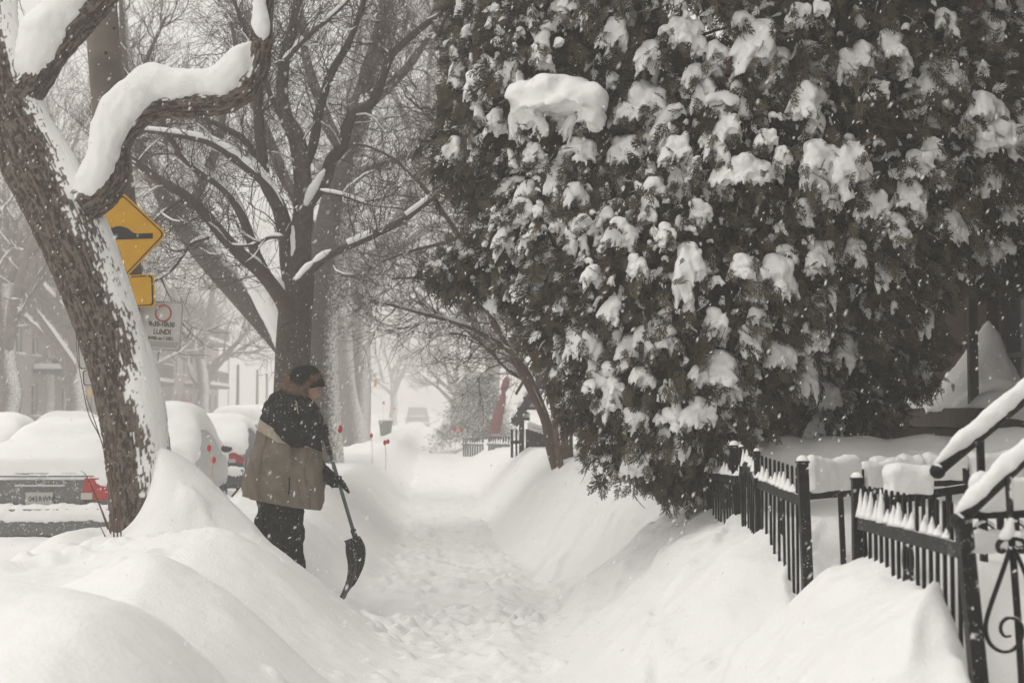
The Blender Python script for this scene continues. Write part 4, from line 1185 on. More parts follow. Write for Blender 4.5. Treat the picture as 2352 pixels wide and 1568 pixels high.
# scrolled railing panel to the right of the newel
def scroll_panel():
    a, b = P(2222, 1180, 5.35), P(2440, 1176, 5.5)
    root = thing('scroll_railing', (a.x, a.y, hz(a.x, a.y) - 0.1), 'black railing panel with half-round hoops between two rails, right of the stair newel', 'railing', 'railings in the front yard')
    d = b - a
    MB().bar(a, b, 0.03, 0.035).build('rail', BLACK, root)
    lo = Vector((0, 0, -0.108))
    MB().bar(a + lo, b + lo, 0.03, 0.04).build('rail', BLACK, root)
    for k in range(3):
        c = a + d * (0.17 + 0.33 * k) + Vector((0, 0, -0.088))
        pts = [c + d.normalized() * (0.055 * math.cos(t)) + Vector((0, 0, 0.052 * math.sin(t))) for t in np.linspace(0, math.pi, 14)]
        MB().tube(pts, 0.006, 6).build('hoop', BLACK, root, True)
        pts = [p + Vector((0, -0.006, 0.008)) for p in pts[3:-3]]
        MB().tube(pts, 0.007, 6).build('hoop_snow', SNOW_FINE, root, True)
    for s in (0.17, 0.5, 0.83, 0.34):
        q = a + d * s
        MB().bar(q + lo * 0.15, q + lo * 0.85, 0.022, 0.022, up=(0, 1, 0)).build('baluster', BLACK, root)
    me = rounded_block((0, 0, 0), (d.length * 0.92, 0.09, 0.12), seed=77)
    link('snow_block', me, SNOW_FINE, root, loc=a + d * 0.53 + Vector((0, 0, 0.018 + 0.06)) - world_loc(root), rot=(0, 0, math.atan2(d.y, d.x)))
    me = rounded_block((0, 0, 0), (d.length * 0.9, 0.05, 0.022), seed=78, vox=0.008)
    link('snow_block', me, SNOW_FINE, root, loc=a + d * 0.5 + lo + Vector((0, 0, 0.02 + 0.011)) - world_loc(root), rot=(0, 0, math.atan2(d.y, d.x)))
scroll_panel()

# stair handrails climbing to the right
def handrail(ball, end, rp, label, posts, snow_r, newel=None, scroll=False):
    ball, end = Vector(ball), Vector(end)
    root = thing('stair_handrail', (ball.x, ball.y, hz(ball.x, ball.y) - 0.1), label, 'handrail', 'stair handrails')
    d = (end - ball); L = d.length; t = d.normalized()
    MB().tube([ball, ball + d * 0.5, end], rp, 14).build('rail', BLACK, root, True)
    MB().ball(ball - t * rp * 0.4, rp * 1.32, 16, 12).build('ball_end', BLACK, root, True)
    n = Vector((0, 0, 1)) - t * t.z; n.normalize()
    mb = MB(); k = int(L / 0.02)
    rng = random.Random(int(ball.x * 1000))
    for i in range(k + 1):
        f = i / k; w = min(1.0, 0.25 + f * 5)
        q = ball + d * f + n * (rp * 0.75 + snow_r * 0.35) + Vector((0, -0.004, 0))
        mb.ball(q, (snow_r * 0.95 * w, snow_r * 0.95 * w, snow_r * 1.15 * w), 10, 7)
    me = remeshed(mb, 0.008, 3, 'snow', 0.006, 14.0)
    link('snow', shift_mesh(me, world_loc(root)), SNOW_FINE, root)
    for s, low in posts:
        q = ball + d * s
        MB().bar(Vector((q.x + 0.01, q.y, low)), q, 0.026, 0.026, up=(0, 1, 0)).build('baluster', BLACK, root)
    if newel:
        top, bot = newel
        MB().bar(bot, top, 0.05, 0.05, up=(0, 1, 0)).build('newel_post', BLACK, root)
        # snow blown onto the sheltered side of the newel
        mb = MB()
        for i in range(14):
            f = i / 13; q = Vector(bot) * (1 - f * 0.4) + Vector(top) * f * 0.4
            mb.ball(q + Vector((0.02, 0.015, 0)), (0.016 * (1.2 - f), 0.02, 0.03), 7, 5)
        link('newel_snow', shift_mesh(remeshed(mb, 0.008, 2, 'newel_snow', 0.004, 20), world_loc(root)), SNOW_FINE, root)
    return root
h1 = handrail(P(2158, 1078, 5.75), P(2560, 742, 5.75), 0.024, 'upper snow-topped black pipe handrail with a ball end, farther side of the steps', ((0.23, 0.9), (0.6, 1.0), (0.9, 1.0)), 0.036)
h2 = handrail(P(2206, 1192, 5.0), P(2520, 893, 5.0), 0.023, 'lower snow-topped black pipe handrail with a ball end, on the tall newel post', ((0.75, 0.9),), 0.030,
              newel=(P(2212, 1195, 4.99), P(2258, 1660, 4.72)))
def curl():
    D = 4.98
    w0 = world_loc(h2)
    MB().tube([P(2316, 1095, D), P(2324, 1240, D), P(2338, 1420, D), P(2352, 1640, D)], 0.0125, 8).build('baluster', BLACK, h2, True)
    pts = spline([tuple(P(x, y, D - 0.01)) for x, y in ((2322, 1255), (2300, 1320), (2272, 1400), (2264, 1440), (2272, 1474), (2298, 1494), (2328, 1490), (2346, 1466), (2348, 1440), (2336, 1422), (2316, 1418), (2301, 1430), (2299, 1448), (2309, 1460), (2322, 1458))], 5)
    MB().tube(pts, np.linspace(0.0085, 0.006, len(pts)), 8).build('scroll', BLACK, h2, True)
    pts = spline([tuple(P(x, y, D - 0.01)) for x, y in ((2328, 1255), (2348, 1300), (2375, 1370), (2400, 1430))], 5)
    MB().tube(pts, 0.0075, 8).build('scroll', BLACK, h2, True)
    mb = MB()
    for sg in (-1, 1):
        pts = [P(2324 + sg * x, y, D - 0.012) for x, y in ((0, 1236), (12, 1236), (24, 1240), (32, 1250), (30, 1262), (22, 1266), (16, 1260))]
        mb.tube(spline([tuple(p) for p in pts], 4), 0.009, 8)
    mb.build('collar', BLACK, h2, True)
    mb = MB()
    for x, y, r in ((2312, 1226, 15), (2318, 1210, 13), (2322, 1195, 9), (2302, 1234, 10), (2340, 1228, 10)):
        mb.ball(P(x, y, D - 0.01), M2(r, D), 10, 7)
    link('collar_snow', shift_mesh(remeshed(mb, 0.006, 3, 'collar_snow'), w0), SNOW_FINE, h2)
curl()
# treads of the steps, deep in snow
def steps():
    b = P(2300, 1400, 5.4)
    root = thing('front_steps', (2.0, 5.4, 0.7), 'snow-buried front steps rising to the right between the two handrails', 'steps')
    for k in range(5):
        x = 2.15 + 0.28 * k; z = 0.80 + 0.17 * k
        MB().box((x + 0.14, 5.4, z - 0.3), (0.30, 0.78, 0.6)).build('step', mat('concrete', (0.22, 0.21, 0.2), 0.9, var=0.2, bump=0.3), root)
        me = rounded_block((0, 0, 0), (0.28, 0.74, 0.16), seed=k + 5, vox=0.02)
        link('step_snow', me, SNOW, root, loc=Vector((x + 0.13, 5.4, z + 0.07)) - world_loc(root))
steps()
# clipped hedge across the yard under a scalloped roll of snow
def hedge():
    a, b = P(1655, 1034, 10.35), P(2480, 1004, 10.5)
    root = thing('hedge', (a.x, a.y, 0.8), 'clipped hedge across the yard buried under a long scalloped roll of snow', 'hedge')
    mb = MB(); d = b - a; L = d.length; n = int(L / 0.045)
    for i in range(n + 1):
        f = i / n; q = a + d * f
        sc = 0.03 * abs(math.sin(f * L * 5.2)) + 0.02 * math.sin(f * 9)
        top = q.z + 0.02 + sc
        mb.ball((q.x, q.y, top - 0.13), (0.12, 0.26, 0.16), 10, 8)
        mb.box((q.x, q.y, top - 0.40), (0.08, 0.46, 0.5))
    link('snow', shift_mesh(remeshed(mb, 0.03, 4, 'snow', 0.012, 5.0), world_loc(root)), SNOW_FINE, root)
    pr = np.array([[a.x + d.x * f, a.y + d.y * f + NR.uniform(-0.25, 0.25), NR.uniform(0.7, 1.1)] for f in NR.random(700)])
    mb = MB()
    for p in pr:
        q = Vector(p) - Vector((0, 0, 0.1)); e = Vector((NR.normal(), NR.normal(), NR.normal())).normalized() * 0.09; s = e.cross(Vector((0.3, 0.8, 0.4))).normalized() * 0.02
        mb.add([q, q + e * 0.5 + s, q + e, q + e * 0.5 - s], [(0, 1, 2, 3)])
    tag(mb.build('foliage', mat('hedge_leaf', (0.05, 0.05, 0.03), 0.8), root), kind='stuff')
hedge()

# ------------------------------------------------------------------ houses
def brick_mat(name, c1, c2, mortar):
    m = bpy.data.materials.new(name); m.use_nodes = True
    N, L = m.node_tree.nodes, m.node_tree.links
    b = N['Principled BSDF']; b.inputs['Roughness'].default_value = 0.9; b.inputs['Specular IOR Level'].default_value = 0.15
    tc = N.new('ShaderNodeTexCoord'); mp = N.new('ShaderNodeMapping'); mp.inputs['Rotation'].default_value = (math.pi / 2, 0, math.pi / 2)
    sx = N.new('ShaderNodeSeparateXYZ'); cx = N.new('ShaderNodeCombineXYZ'); ad = N.new('ShaderNodeMath'); ad.operation = 'ADD'
    L.new(tc.outputs['Object'], sx.inputs[0]); L.new(sx.outputs['X'], ad.inputs[0]); L.new(sx.outputs['Y'], ad.inputs[1])
    L.new(ad.outputs[0], cx.inputs['X']); L.new(sx.outputs['Z'], cx.inputs['Y'])
    br = N.new('ShaderNodeTexBrick'); br.inputs['Scale'].default_value = 1.0
    br.inputs['Brick Width'].default_value = 0.21; br.inputs['Row Height'].default_value = 0.075; br.inputs['Mortar Size'].default_value = 0.006
    br.inputs['Color1'].default_value = (*c1, 1); br.inputs['Color2'].default_value = (*c2, 1); br.inputs['Mortar'].default_value = (*mortar, 1)
    L.new(cx.outputs[0], br.inputs['Vector']); L.new(br.outputs['Color'], b.inputs['Base Color'])
    bp = N.new('ShaderNodeBump'); bp.inputs['Strength'].default_value = 0.5; bp.inputs['Distance'].default_value = 0.01; bp.invert = True
    L.new(br.outputs['Fac'], bp.inputs['Height']); L.new(bp.outputs[0], b.inputs['Normal'])
    return m
BRICK_DARK = brick_mat('dark_brick', (0.05, 0.028, 0.022), (0.038, 0.023, 0.019), (0.045, 0.038, 0.034))
BRICK_GREY = brick_mat('brick_mist_pale', (0.34, 0.31, 0.285), (0.29, 0.265, 0.245), (0.38, 0.36, 0.34))  # brick of the far houses, lightened in place of thicker haze
STONE = mat('stone_mist_pale', (0.40, 0.38, 0.355), 0.9, var=0.25, vscale=3, bump=0.4, bscale=12)  # stone lightened so that distant fronts fade as if in mist
GLASS = mat('window_glass', (0.03, 0.035, 0.04), 0.08, spec=0.6)
FRAME_W = mat('painted_frame', (0.55, 0.53, 0.5), 0.6)
FRAME_D = mat('dark_frame', (0.05, 0.045, 0.04), 0.6)
def house(name, label, sx, x, y0, y1, h, wallm, storeys, skew=0.0, depth=8.0, win_w=1.0, balcony=True, group=None, frame=FRAME_W, z0=0.0, bays=None, near=False):
    """row house whose front stands at x (at y0) and faces -x (sx=-1, right side of the street) or +x"""
    root = thing(name, (x, y0, z0), label, 'house', group, rz=math.atan(skew))
    w = y1 - y0; f = sx                                 # f: direction the front faces along local x
    A = dict(local=True)
    bays = bays or max(2, int(w / 2.4))
    sth = h / storeys
    # front wall built as piers and bands so that the windows are real openings
    wins = []
    for s in range(storeys):
        for b in range(bays):
            cyy = w * (b + 0.5) / bays
            door = (s == 0 and b == bays // 2)
            ww = win_w if not door else 1.0
            zz0 = s * sth + (0.9 if not door else 0.35); zz1 = s * sth + sth - 0.55
            if s == 0 and z0 == 0: zz0 += 0.5 if not door else 0.5; zz1 += 0.25
            wins.append((cyy - ww / 2, cyy + ww / 2, zz0, zz1, door))
    ys = sorted({0, w} | {v for q in wins for v in q[:2]}); zs = sorted({0, h} | {v for q in wins for v in q[2:4]})
    mb = MB(); T = 0.28
    for i in range(len(ys) - 1):
        for j in range(len(zs) - 1):
            cy_, cz = (ys[i] + ys[i+1]) / 2, (zs[j] + zs[j+1]) / 2
            if any(q[0] < cy_ < q[1] and q[2] < cz < q[3] for q in wins): continue
            X = 0.0
            v = [(X, ys[i], zs[j]), (X, ys[i+1], zs[j]), (X, ys[i+1], zs[j+1]), (X, ys[i], zs[j+1])]
            mb.add(v, [(0, 3, 2, 1) if f < 0 else (0, 1, 2, 3)])
    xb = -f * depth
    mb.add([(0, 0, 0), (xb, 0, 0), (xb, 0, h), (0, 0, h)], [(0, 1, 2, 3)])
    mb.add([(0, w, 0), (xb, w, 0), (xb, w, h), (0, w, h)], [(0, 1, 2, 3)])
    mb.add([(xb, 0, 0), (xb, w, 0), (xb, w, h), (xb, 0, h)], [(0, 1, 2, 3)])
    for q in wins:                                       # reveals
        xi = -f * T
        mb.add([(0, q[0], q[2]), (xi, q[0], q[2]), (xi, q[0], q[3]), (0, q[0], q[3])], [(0, 1, 2, 3)])
        mb.add([(0, q[1], q[2]), (xi, q[1], q[2]), (xi, q[1], q[3]), (0, q[1], q[3])], [(0, 1, 2, 3)])
        mb.add([(0, q[0], q[2]), (xi, q[0], q[2]), (xi, q[1], q[2]), (0, q[1], q[2])], [(0, 1, 2, 3)])
        mb.add([(0, q[0], q[3]), (xi, q[0], q[3]), (xi, q[1], q[3]), (0, q[1], q[3])], [(0, 1, 2, 3)])
    mb.build('wall', wallm, root, local=True)
    rf = MB().box((-f * depth / 2, w / 2, h + 0.1), (depth, w, 0.2)).build('roof', FRAME_D, root, local=True)
    MB().box((f * 0.12, w / 2, h - 0.1), (0.4, w, 0.45)).build('cornice', frame, rf, local=True)
    MB().box((-f * (depth / 2 - 0.2), w / 2, h + 0.36), (depth + 0.2, w, 0.3)).build('roof_snow', SNOW, rf, local=True)
    for q in wins:
        cyy, cz = (q[0] + q[1]) / 2, (q[2] + q[3]) / 2; ww, hh = q[1] - q[0], q[3] - q[2]
        xi = -f * 0.16
        nm = 'door' if q[4] else 'window'
        mb = MB(); e = 0.07
        mb.box((xi, q[0] + e / 2, cz), (0.08, e, hh)).box((xi, q[1] - e / 2, cz), (0.08, e, hh))
        mb.box((xi, cyy, q[3] - e / 2), (0.078, ww - 2 * e, e)).box((xi, cyy, q[2] + e / 2), (0.078, ww - 2 * e, e))
        if not q[4]: mb.box((xi, cyy, cz), (0.076, ww - 2 * e, 0.05))
        wn_ = mb.build(nm, frame, root, local=True)
        if q[4]:
            MB().box((xi - f * 0.02, cyy, cz - hh * 0.2), (0.05, ww - 2 * e, hh * 0.6)).build('panel', mat('door_paint', (0.10, 0.05, 0.04), 0.5), wn_, local=True)
            MB().box((xi - f * 0.02, cyy, cz + hh * 0.3), (0.02, ww - 2 * e, hh * 0.36)).build('pane', GLASS, wn_, local=True)
        else:
            MB().box((xi - f * 0.02, cyy, cz + hh * 0.24), (0.012, ww - 2 * e, hh * 0.46)).build('pane', GLASS, wn_, local=True)
            MB().box((xi - f * 0.02, cyy, cz - hh * 0.24), (0.012, ww - 2 * e, hh * 0.46)).build('pane', GLASS, wn_, local=True)
            MB().box((f * 0.05, cyy, q[2] - 0.05), (0.22, ww + 0.14, 0.1)).build('sill', STONE, wn_, local=True)
            MB().box((f * 0.06, cyy, q[2] + 0.035), (0.17, ww + 0.1, 0.07)).build('sill_snow', SNOW, wn_, local=True)
    if balcony:
        for s in range(1, storeys):
            zz = s * sth + (0.25 if z0 == 0 else 0.0); by0, by1 = w * 0.22, w * 0.78
            bl = MB().box((f * 0.75, (by0 + by1) / 2, zz), (1.46, by1 - by0, 0.18)).build('balcony', FRAME_D, root, local=True)
            MB().box((f * 0.75, (by0 + by1) / 2, zz + 0.21), (1.4, by1 - by0 - 0.06, 0.22)).build('balcony_snow', SNOW, bl, local=True)
            mb = MB(); xr = f * 1.42
            mb.box((xr, (by0 + by1) / 2, zz + 1.1), (0.05, by1 - by0, 0.05))
            k = int((by1 - by0) / 0.22)
            for i in range(k + 1):
                mb.box((xr, by0 + (by1 - by0) * i / k, zz + 0.585), (0.025, 0.025, 0.98))
            mb.build('railing', BLACK, bl, local=True)
            MB().box((xr, (by0 + by1) / 2, zz + 1.155), (0.07, by1 - by0, 0.06)).build('railing_snow', SNOW, bl, local=True)
            for yy in (by0 + 0.1, by1 - 0.1):
                MB().box((xr, yy, zz - sth / 2), (0.09, 0.09, sth - 0.2)).build('column', frame, root, local=True)
    return root
# the dark brick house behind the cedar, its porch at the right edge
H0 = house('brick_house', 'dark brick house behind the big cedar at the right edge', -1, 5.75, -4.0, 26.0, 9.6, BRICK_DARK, 3, skew=SK, bays=11, balcony=False, frame=FRAME_D)
def porch():
    root = thing('porch', (4.3, 13.0, 0.8), 'snow-heaped front porch with thin black balusters and a pale post, right of the cedar', 'porch')
    a = dict()
    MB().box((4.32, 13.2, 1.55), (1.25, 3.6, 0.16)).build('slab', mat('porch_edge', (0.07, 0.055, 0.045), 0.8, var=0.3), root)
    MB().box((4.36, 13.2, 1.0), (1.1, 3.4, 0.9)).build('base', BRICK_DARK, root)
    mb = MB()
    for i in range(40):
        f = i / 39; y = 11.5 + 3.4 * f
        hgt = 0.20 + 0.04 * math.sin(f * 13)
        mb.ball((4.25, y, 1.62), (0.56, 0.14, hgt), 12, 8)
    for k in range(12):
        t = k / 11
        mb.ball((4.1 + 0.06 * t, 12.5 - 0.1 * t, 1.64 + 0.66 * t), (0.42 * (1 - t) + 0.05, 0.62 * (1 - t) ** 1.2 + 0.05, 0.12), 12, 8)
    link('porch_snow', shift_mesh(remeshed(mb, 0.03, 4, 'porch_snow', 0.02, 4), world_loc(root)), SNOW_FINE, root)
    for k in range(15):
        y = 12.9 + 0.13 * k
        MB().bar((3.76, y, 1.6), (3.76, y, 2.75), 0.016, 0.016, up=(0, 1, 0)).build('baluster', BLACK, root)
    MB().bar((3.76, 11.45, 2.76), (3.76, 14.95, 2.76), 0.035, 0.035).build('rail', BLACK, root)
    MB().bar((3.76, 13.95, 1.6), (3.76, 13.95, 4.4), 0.07, 0.07, up=(0, 1, 0)).build('post', FRAME_W, root)
    MB().bar((3.76, 11.6, 1.6), (3.76, 11.6, 4.4), 0.07, 0.07, up=(0, 1, 0)).build('post', FRAME_D, root)
    MB().box((4.2, 13.2, 4.5), (1.5, 3.9, 0.2)).build('roof', FRAME_D, root)
    MB().box((4.2, 13.2, 4.72), (1.5, 3.9, 0.22)).build('roof_snow', SNOW, root)
    for k in range(5):
        MB().bar((3.5, 11.4 + 0.9 * k, 4.62), (3.5, 11.4 + 0.9 * k, 5.6), 0.025, 0.025, up=(0, 1, 0)).build('upper_baluster', BLACK, root)
porch()
house('row_house', 'greystone house on the right, half lost in the blowing snow beyond the garden tree', -1, 5.0, 42, 56, 9.0, BRICK_GREY, 3, skew=SK, bays=5, group='row houses in the blowing snow')
house('row_house', 'farthest house on the right, a pale shape in the snowfall', -1, 4.4, 58, 76, 9.0, STONE, 3, skew=SK, bays=6, group='row houses in the blowing snow')
house('row_house', 'balconied house across the street at the left edge, behind the thick bare tree', 1, -20.5, 58, 73, 9.3, BRICK_GREY, 3, skew=SK, bays=6, group='row houses in the blowing snow')
house('row_house', 'grey house across the street seen past the leaning trunk, second from the left edge', 1, -21.3, 74, 90, 9.0, STONE, 3, skew=SK, bays=6, group='row houses in the blowing snow')
house('row_house', 'faint house far across the street, right of the white parking sign', 1, -22.0, 92, 112, 9.4, BRICK_GREY, 3, skew=SK, bays=7, group='row houses in the blowing snow')

# ------------------------------------------------------------------ the person clearing snow
def capsule(mb, a, b, ra, rb, n=9, sq=(1, 1, 1)):
    a, b = Vector(a), Vector(b); k = max(3, int((b - a).length / (min(ra, rb) * 0.5)))
    for i in range(k + 1):
        t = i / k; r = ra * (1 - t) + rb * t
        mb.ball(a * (1 - t) + b * t, (r * sq[0], r * sq[1], r * sq[2]), n, 7)
def make_person():
    D = 12.0
    base = P(650, 1330, D); base.z = hz(base.x, base.y)
    print('person ground', base.z, 'photo', P(650, 1330, D).z)
    root = thing('person', base, 'person in a taupe and black winter coat and dark hat bending over a snow shovel', 'person')
    W = lambda x, y, dy=0.0: P(x, y, D) + Vector((0, dy, 0))
    def part(name, me, m): return link(name, shift_mesh(me, base), m, root)
    CLOTH_T = mat('coat_taupe', (0.225, 0.19, 0.152), 0.95, var=0.22, vscale=7, bump=0.35, bscale=160, spec=0.1, fleck=0.03, fscale=60)
    CLOTH_L = mat('coat_beige', (0.42, 0.37, 0.30), 0.95, var=0.15, vscale=9, bump=0.3, bscale=160, spec=0.1)
    CLOTH_B = mat('coat_black', (0.020, 0.019, 0.020), 0.9, var=0.5, vscale=16, bump=0.5, bscale=120, snow=-0.06, soft=0.4, fleck=0.05, fscale=75, snow_dir=(0.25, -0.45, 0.85), spec=0.15)
    PANTS = mat('trousers_dark', (0.019, 0.019, 0.021), 0.9, var=0.5, vscale=16, bump=0.5, bscale=110, snow=-0.12, soft=0.4, fleck=0.07, fscale=75, snow_dir=(0.55, -0.65, 0.35), spec=0.15)
    HATM = mat('hat_knit', (0.012, 0.011, 0.011), 0.95, var=0.3, vscale=30, bump=0.6, bscale=160, snow=-0.08, snow_dir=(0, -0.1, 1), spec=0.1, fleck=0.04)
    GLOVE = mat('glove_black', (0.012, 0.012, 0.012), 0.8, var=0.4, vscale=40, bump=0.5, bscale=120, snow=0.0, snow_dir=(0.2, -0.3, 0.9), fleck=0.08)
    FUR = mat('fur_brown', (0.23, 0.155, 0.11), 0.95, var=0.45, vscale=22, spec=0.1)
    SKIN = mat('skin', (0.50, 0.29, 0.22), 0.6, var=0.12, vscale=12, spec=0.3)
    # ---- body: one continuous surface under the clothes, with the face modelled
    mb = MB()
    hc = W(708, 885)                                        # head centre
    mb.ball(hc, (0.082, 0.078, 0.108), 14, 10)
    fd = Vector((0.80, 0.25, -0.42)).normalized()           # where the face looks: along the shovel, downward
    rt = fd.cross(Vector((0, 0, 1))).normalized(); upv = rt.cross(fd).normalized()
    F3 = lambda f, r, u: hc + fd * f + rt * r + upv * u
    mb.ball(F3(0.05, 0, -0.05), (0.055, 0.052, 0.065), 12, 9)      # jaw
    mb.ball(F3(0.085, 0, -0.092), (0.022, 0.022, 0.02), 9, 7)      # chin
    mb.ball(F3(0.072, 0, 0.03), (0.03, 0.055, 0.028), 10, 8)       # brow
    capsule(mb, F3(0.095, 0, 0.012), F3(0.124, 0, -0.032), 0.011, 0.016)   # nose
    mb.ball(F3(0.102, 0, -0.036), (0.017, 0.02, 0.012), 8, 6)
    for sg in (-1, 1):
        mb.ball(F3(0.075, sg * 0.036, -0.02), (0.026, 0.024, 0.026), 9, 7)  # cheeks
        mb.ball(F3(-0.005, sg * 0.083, -0.005), (0.022, 0.010, 0.03), 8, 6)  # ears
    mb.ball(F3(0.096, 0, -0.058), (0.018, 0.026, 0.007), 8, 6); mb.ball(F3(0.094, 0, -0.071), (0.017, 0.022, 0.008), 8, 6)  # lips
    capsule(mb, hc + Vector((-0.02, 0, -0.06)), W(672, 935), 0.062, 0.075)
    capsule(mb, W(662, 960), W(642, 1105), 0.14, 0.11, sq=(1, 1.2, 1))
    for pts, rr in (([W(664, 945, -0.16), W(690, 1008, -0.26), W(728, 990, -0.10)], (0.055, 0.045, 0.034)),
                    ([W(672, 950, 0.17), W(704, 1062, 0.20), W(756, 1098, 0.05)], (0.055, 0.045, 0.034)),
                    ([W(650, 1120, -0.07), W(662, 1225, -0.11), W(668, 1318, -0.09)], (0.075, 0.06, 0.045)),
                    ([W(634, 1120, 0.07), W(622, 1225, 0.12), W(614, 1318, 0.12)], (0.075, 0.06, 0.045))):
        capsule(mb, pts[0], pts[1], rr[0], rr[1]); capsule(mb, pts[1], pts[2], rr[1], rr[2])
    part('body', remeshed(mb, 0.012, 2, 'body'), SKIN)
    mb = MB()
    for sg in (-1, 1): mb.ball(F3(0.082, sg * 0.032, 0.006), 0.0105, 8, 6)
    mb.build('eyes', mat('eye_dark', (0.03, 0.02, 0.015), 0.3), root, True)
    # ---- coat: lofted shell with folds, cut into its three cloths
    rings = [(1153, 560, 738, 0.315), (1138, 560, 738, 0.315), (1120, 562, 737, 0.31), (1090, 567, 736, 0.305), (1060, 574, 735, 0.30), (1030, 581, 734, 0.295), (1000, 590, 734, 0.285), (975, 598, 733, 0.275),
             (955, 605, 730, 0.262), (938, 613, 724, 0.245), (924, 625, 716, 0.21), (912, 640, 708, 0.16), (902, 655, 702, 0.12), (892, 664, 698, 0.10)]
    rs = spline(rings, 9); nt = 150
    V = []
    for py, xl, xr, hy in rs:
        cxx, hx = (xl + xr) / 2, (xr - xl) / 2
        row = []
        for k in range(nt):
            a = 2 * math.pi * k / nt
            ca, sa = math.cos(a), math.sin(a)
            e = 0.82
            x = cxx + hx * math.copysign(abs(ca) ** e, ca)
            tilt = (x - 648) / 90 * 17 * ss(1040, 1170, py)          # hem lower in front
            q = W(x, py + tilt, hy * math.copysign(abs(sa) ** e, sa))
            row.append(q)
        V.append(row)
    V = np.array([[tuple(q) for q in r] for r in V]); nr = len(V)
    cen = V.mean(1, keepdims=True); out = V - cen; out /= np.linalg.norm(out, axis=2, keepdims=True)
    th = np.arange(nt) / nt * 2 * math.pi
    C, S = np.cos(th)[None, :] * np.ones((nr, 1)), np.sin(th)[None, :] * np.ones((nr, 1))
    zz = V[:, :, 2]
    fold = 0.030 * fbm(C * 2.6, S * 2.6, zz * 2.2 + C * 0.8, 3) + 0.016 * fbm(C * 5, S * 5, zz * 8 + C * 3, 3)
    crease = -0.024 * np.maximum(0, 1 - np.abs(vn(C * 1.7 + zz * 2.4, S * 1.7, zz * 1.3)) * 7)
    V = V + out * (fold + crease)[..., None]
    def px_of(p): return 1176 + p[..., 0] * F / D, 945 - (p[..., 2] - CAMZ) * F / D
    # re-space every column so that one row follows the yoke line and one the lower edge of the band
    PX, PY = px_of(V)
    line = 962 + (PX - 606) * 0.55
    thk = 27 * np.clip(1 - np.maximum(0, PX - 650) / 75, 0.012, 1)
    NA, NB, NC = 70, 8, 46
    V2 = np.empty((NA + NB + NC + 1, nt, 3))
    for k in range(nt):
        g1 = PY[:, k] - line[:, k]; g2 = g1 - thk[:, k]
        def cross(g):
            ix = np.nonzero((g[:-1] > 0) & (g[1:] <= 0))[0]
            if len(ix) == 0: return (nr - 1) * 0.6
            return ix[0] + g[ix[0]] / (g[ix[0]] - g[ix[0] + 1])
        t2, t1 = cross(g2), cross(g1)
        t1 = max(t1, t2 + 0.02)
        tt = np.concatenate([np.linspace(0, t2, NA, endpoint=False), np.linspace(t2, t1, NB, endpoint=False), np.linspace(t1, nr - 1, NC + 1)])
        for c in range(3): V2[:, k, c] = np.interp(tt, np.arange(nr), V[:, k, c])
    V = V2; nr = len(V)
    cen = V.mean(1, keepdims=True); out = V - cen; out[..., 2] = 0; out /= np.linalg.norm(out, axis=2, keepdims=True) + 1e-9
    vv = V.reshape(-1, 3)
    PX, PY = px_of(V)
    groups = {0: [], 1: [], 2: []}
    for i in range(nr - 1):
        for k in range(nt):
            k2 = (k + 1) % nt
            groups[2 if i < NA else 1 if i < NA + NB else 0].append((i * nt + k, i * nt + k2, (i + 1) * nt + k2, (i + 1) * nt + k))
    def cloth(name, fs, m, lift):
        used = sorted({v for f in fs for v in f}); mp = {v: i for i, v in enumerate(used)}
        o3 = out.reshape(-1, 3)
        pts = [vv[v] + o3[v] * lift for v in used]
        me = mesh(name, pts, [tuple(mp[v] for v in f) for f in fs], True)
        o = part(name, me, m)
        s = o.modifiers.new('thick', 'SOLIDIFY'); s.thickness = 0.012; s.offset = -1
        return o
    cloth('coat', groups[2], CLOTH_T, 0.0)
    cloth('coat_band', groups[1], CLOTH_L, 0.004)
    cloth('coat_yoke', groups[0], CLOTH_B, 0.008)
    # front placket, seams, pocket flap
    mb = MB()
    pl = [W(735, 1164, -0.10), W(736, 1120, -0.10), W(735, 1050, -0.09), W(732, 1000, -0.08)]
    mb.tube(spline([tuple(p + Vector((0.008, -0.01, 0))) for p in pl], 4), 0.009, 8)
    mb.build('placket', CLOTH_T, root, True)
    def surf_line(pts, r, name, m):
        """thin line laid on the camera side of the coat"""
        rows = []
        for x, y in spline(pts, 5):
            d2 = (PX - x) ** 2 + (PY - y) ** 2 + np.where(V[:, :, 1] > D - 0.02, 1e6, 0)
            j = np.unravel_index(d2.argmin(), d2.shape); q = W(x, y); rows.append((q.x, V[j][1] - 0.010, q.z))
        MB().tube(rows, r, 6).build(name, m, root, True)
    CORD = mat('cord_cream', (0.55, 0.48, 0.38), 0.8)
    surf_line([(651, 905), (655, 925), (660, 948)], 0.0045, 'piping', CORD)
    surf_line([(668, 950), (682, 974), (694, 992)], 0.0045, 'piping', CORD)
    surf_line([(690, 922), (694, 940), (697, 950)], 0.003, 'piping', CORD)
    surf_line([(676, 1092), (677, 1112), (675, 1130)], 0.005, 'pocket_zip', CLOTH_B)
    surf_line([(622, 1000), (612, 1060), (606, 1135)], 0.003, 'seam', CLOTH_T)
    # hood lying on the back
    mb = MB()
    for x, y, r, dy in ((628, 932, 0.085, 0), (640, 918, 0.085, -0.05), (640, 918, 0.085, 0.06), (622, 945, 0.07, -0.03), (655, 912, 0.07, -0.07), (650, 905, 0.06, 0.02)):
        mb.ball(W(x, y, dy), (r, r * 1.2, r * 0.8), 12, 9)
    part('hood', remeshed(mb, 0.014, 3, 'hood', 0.012, 12.0), CLOTH_B)
    # raised collar and scarf
    mb = MB()
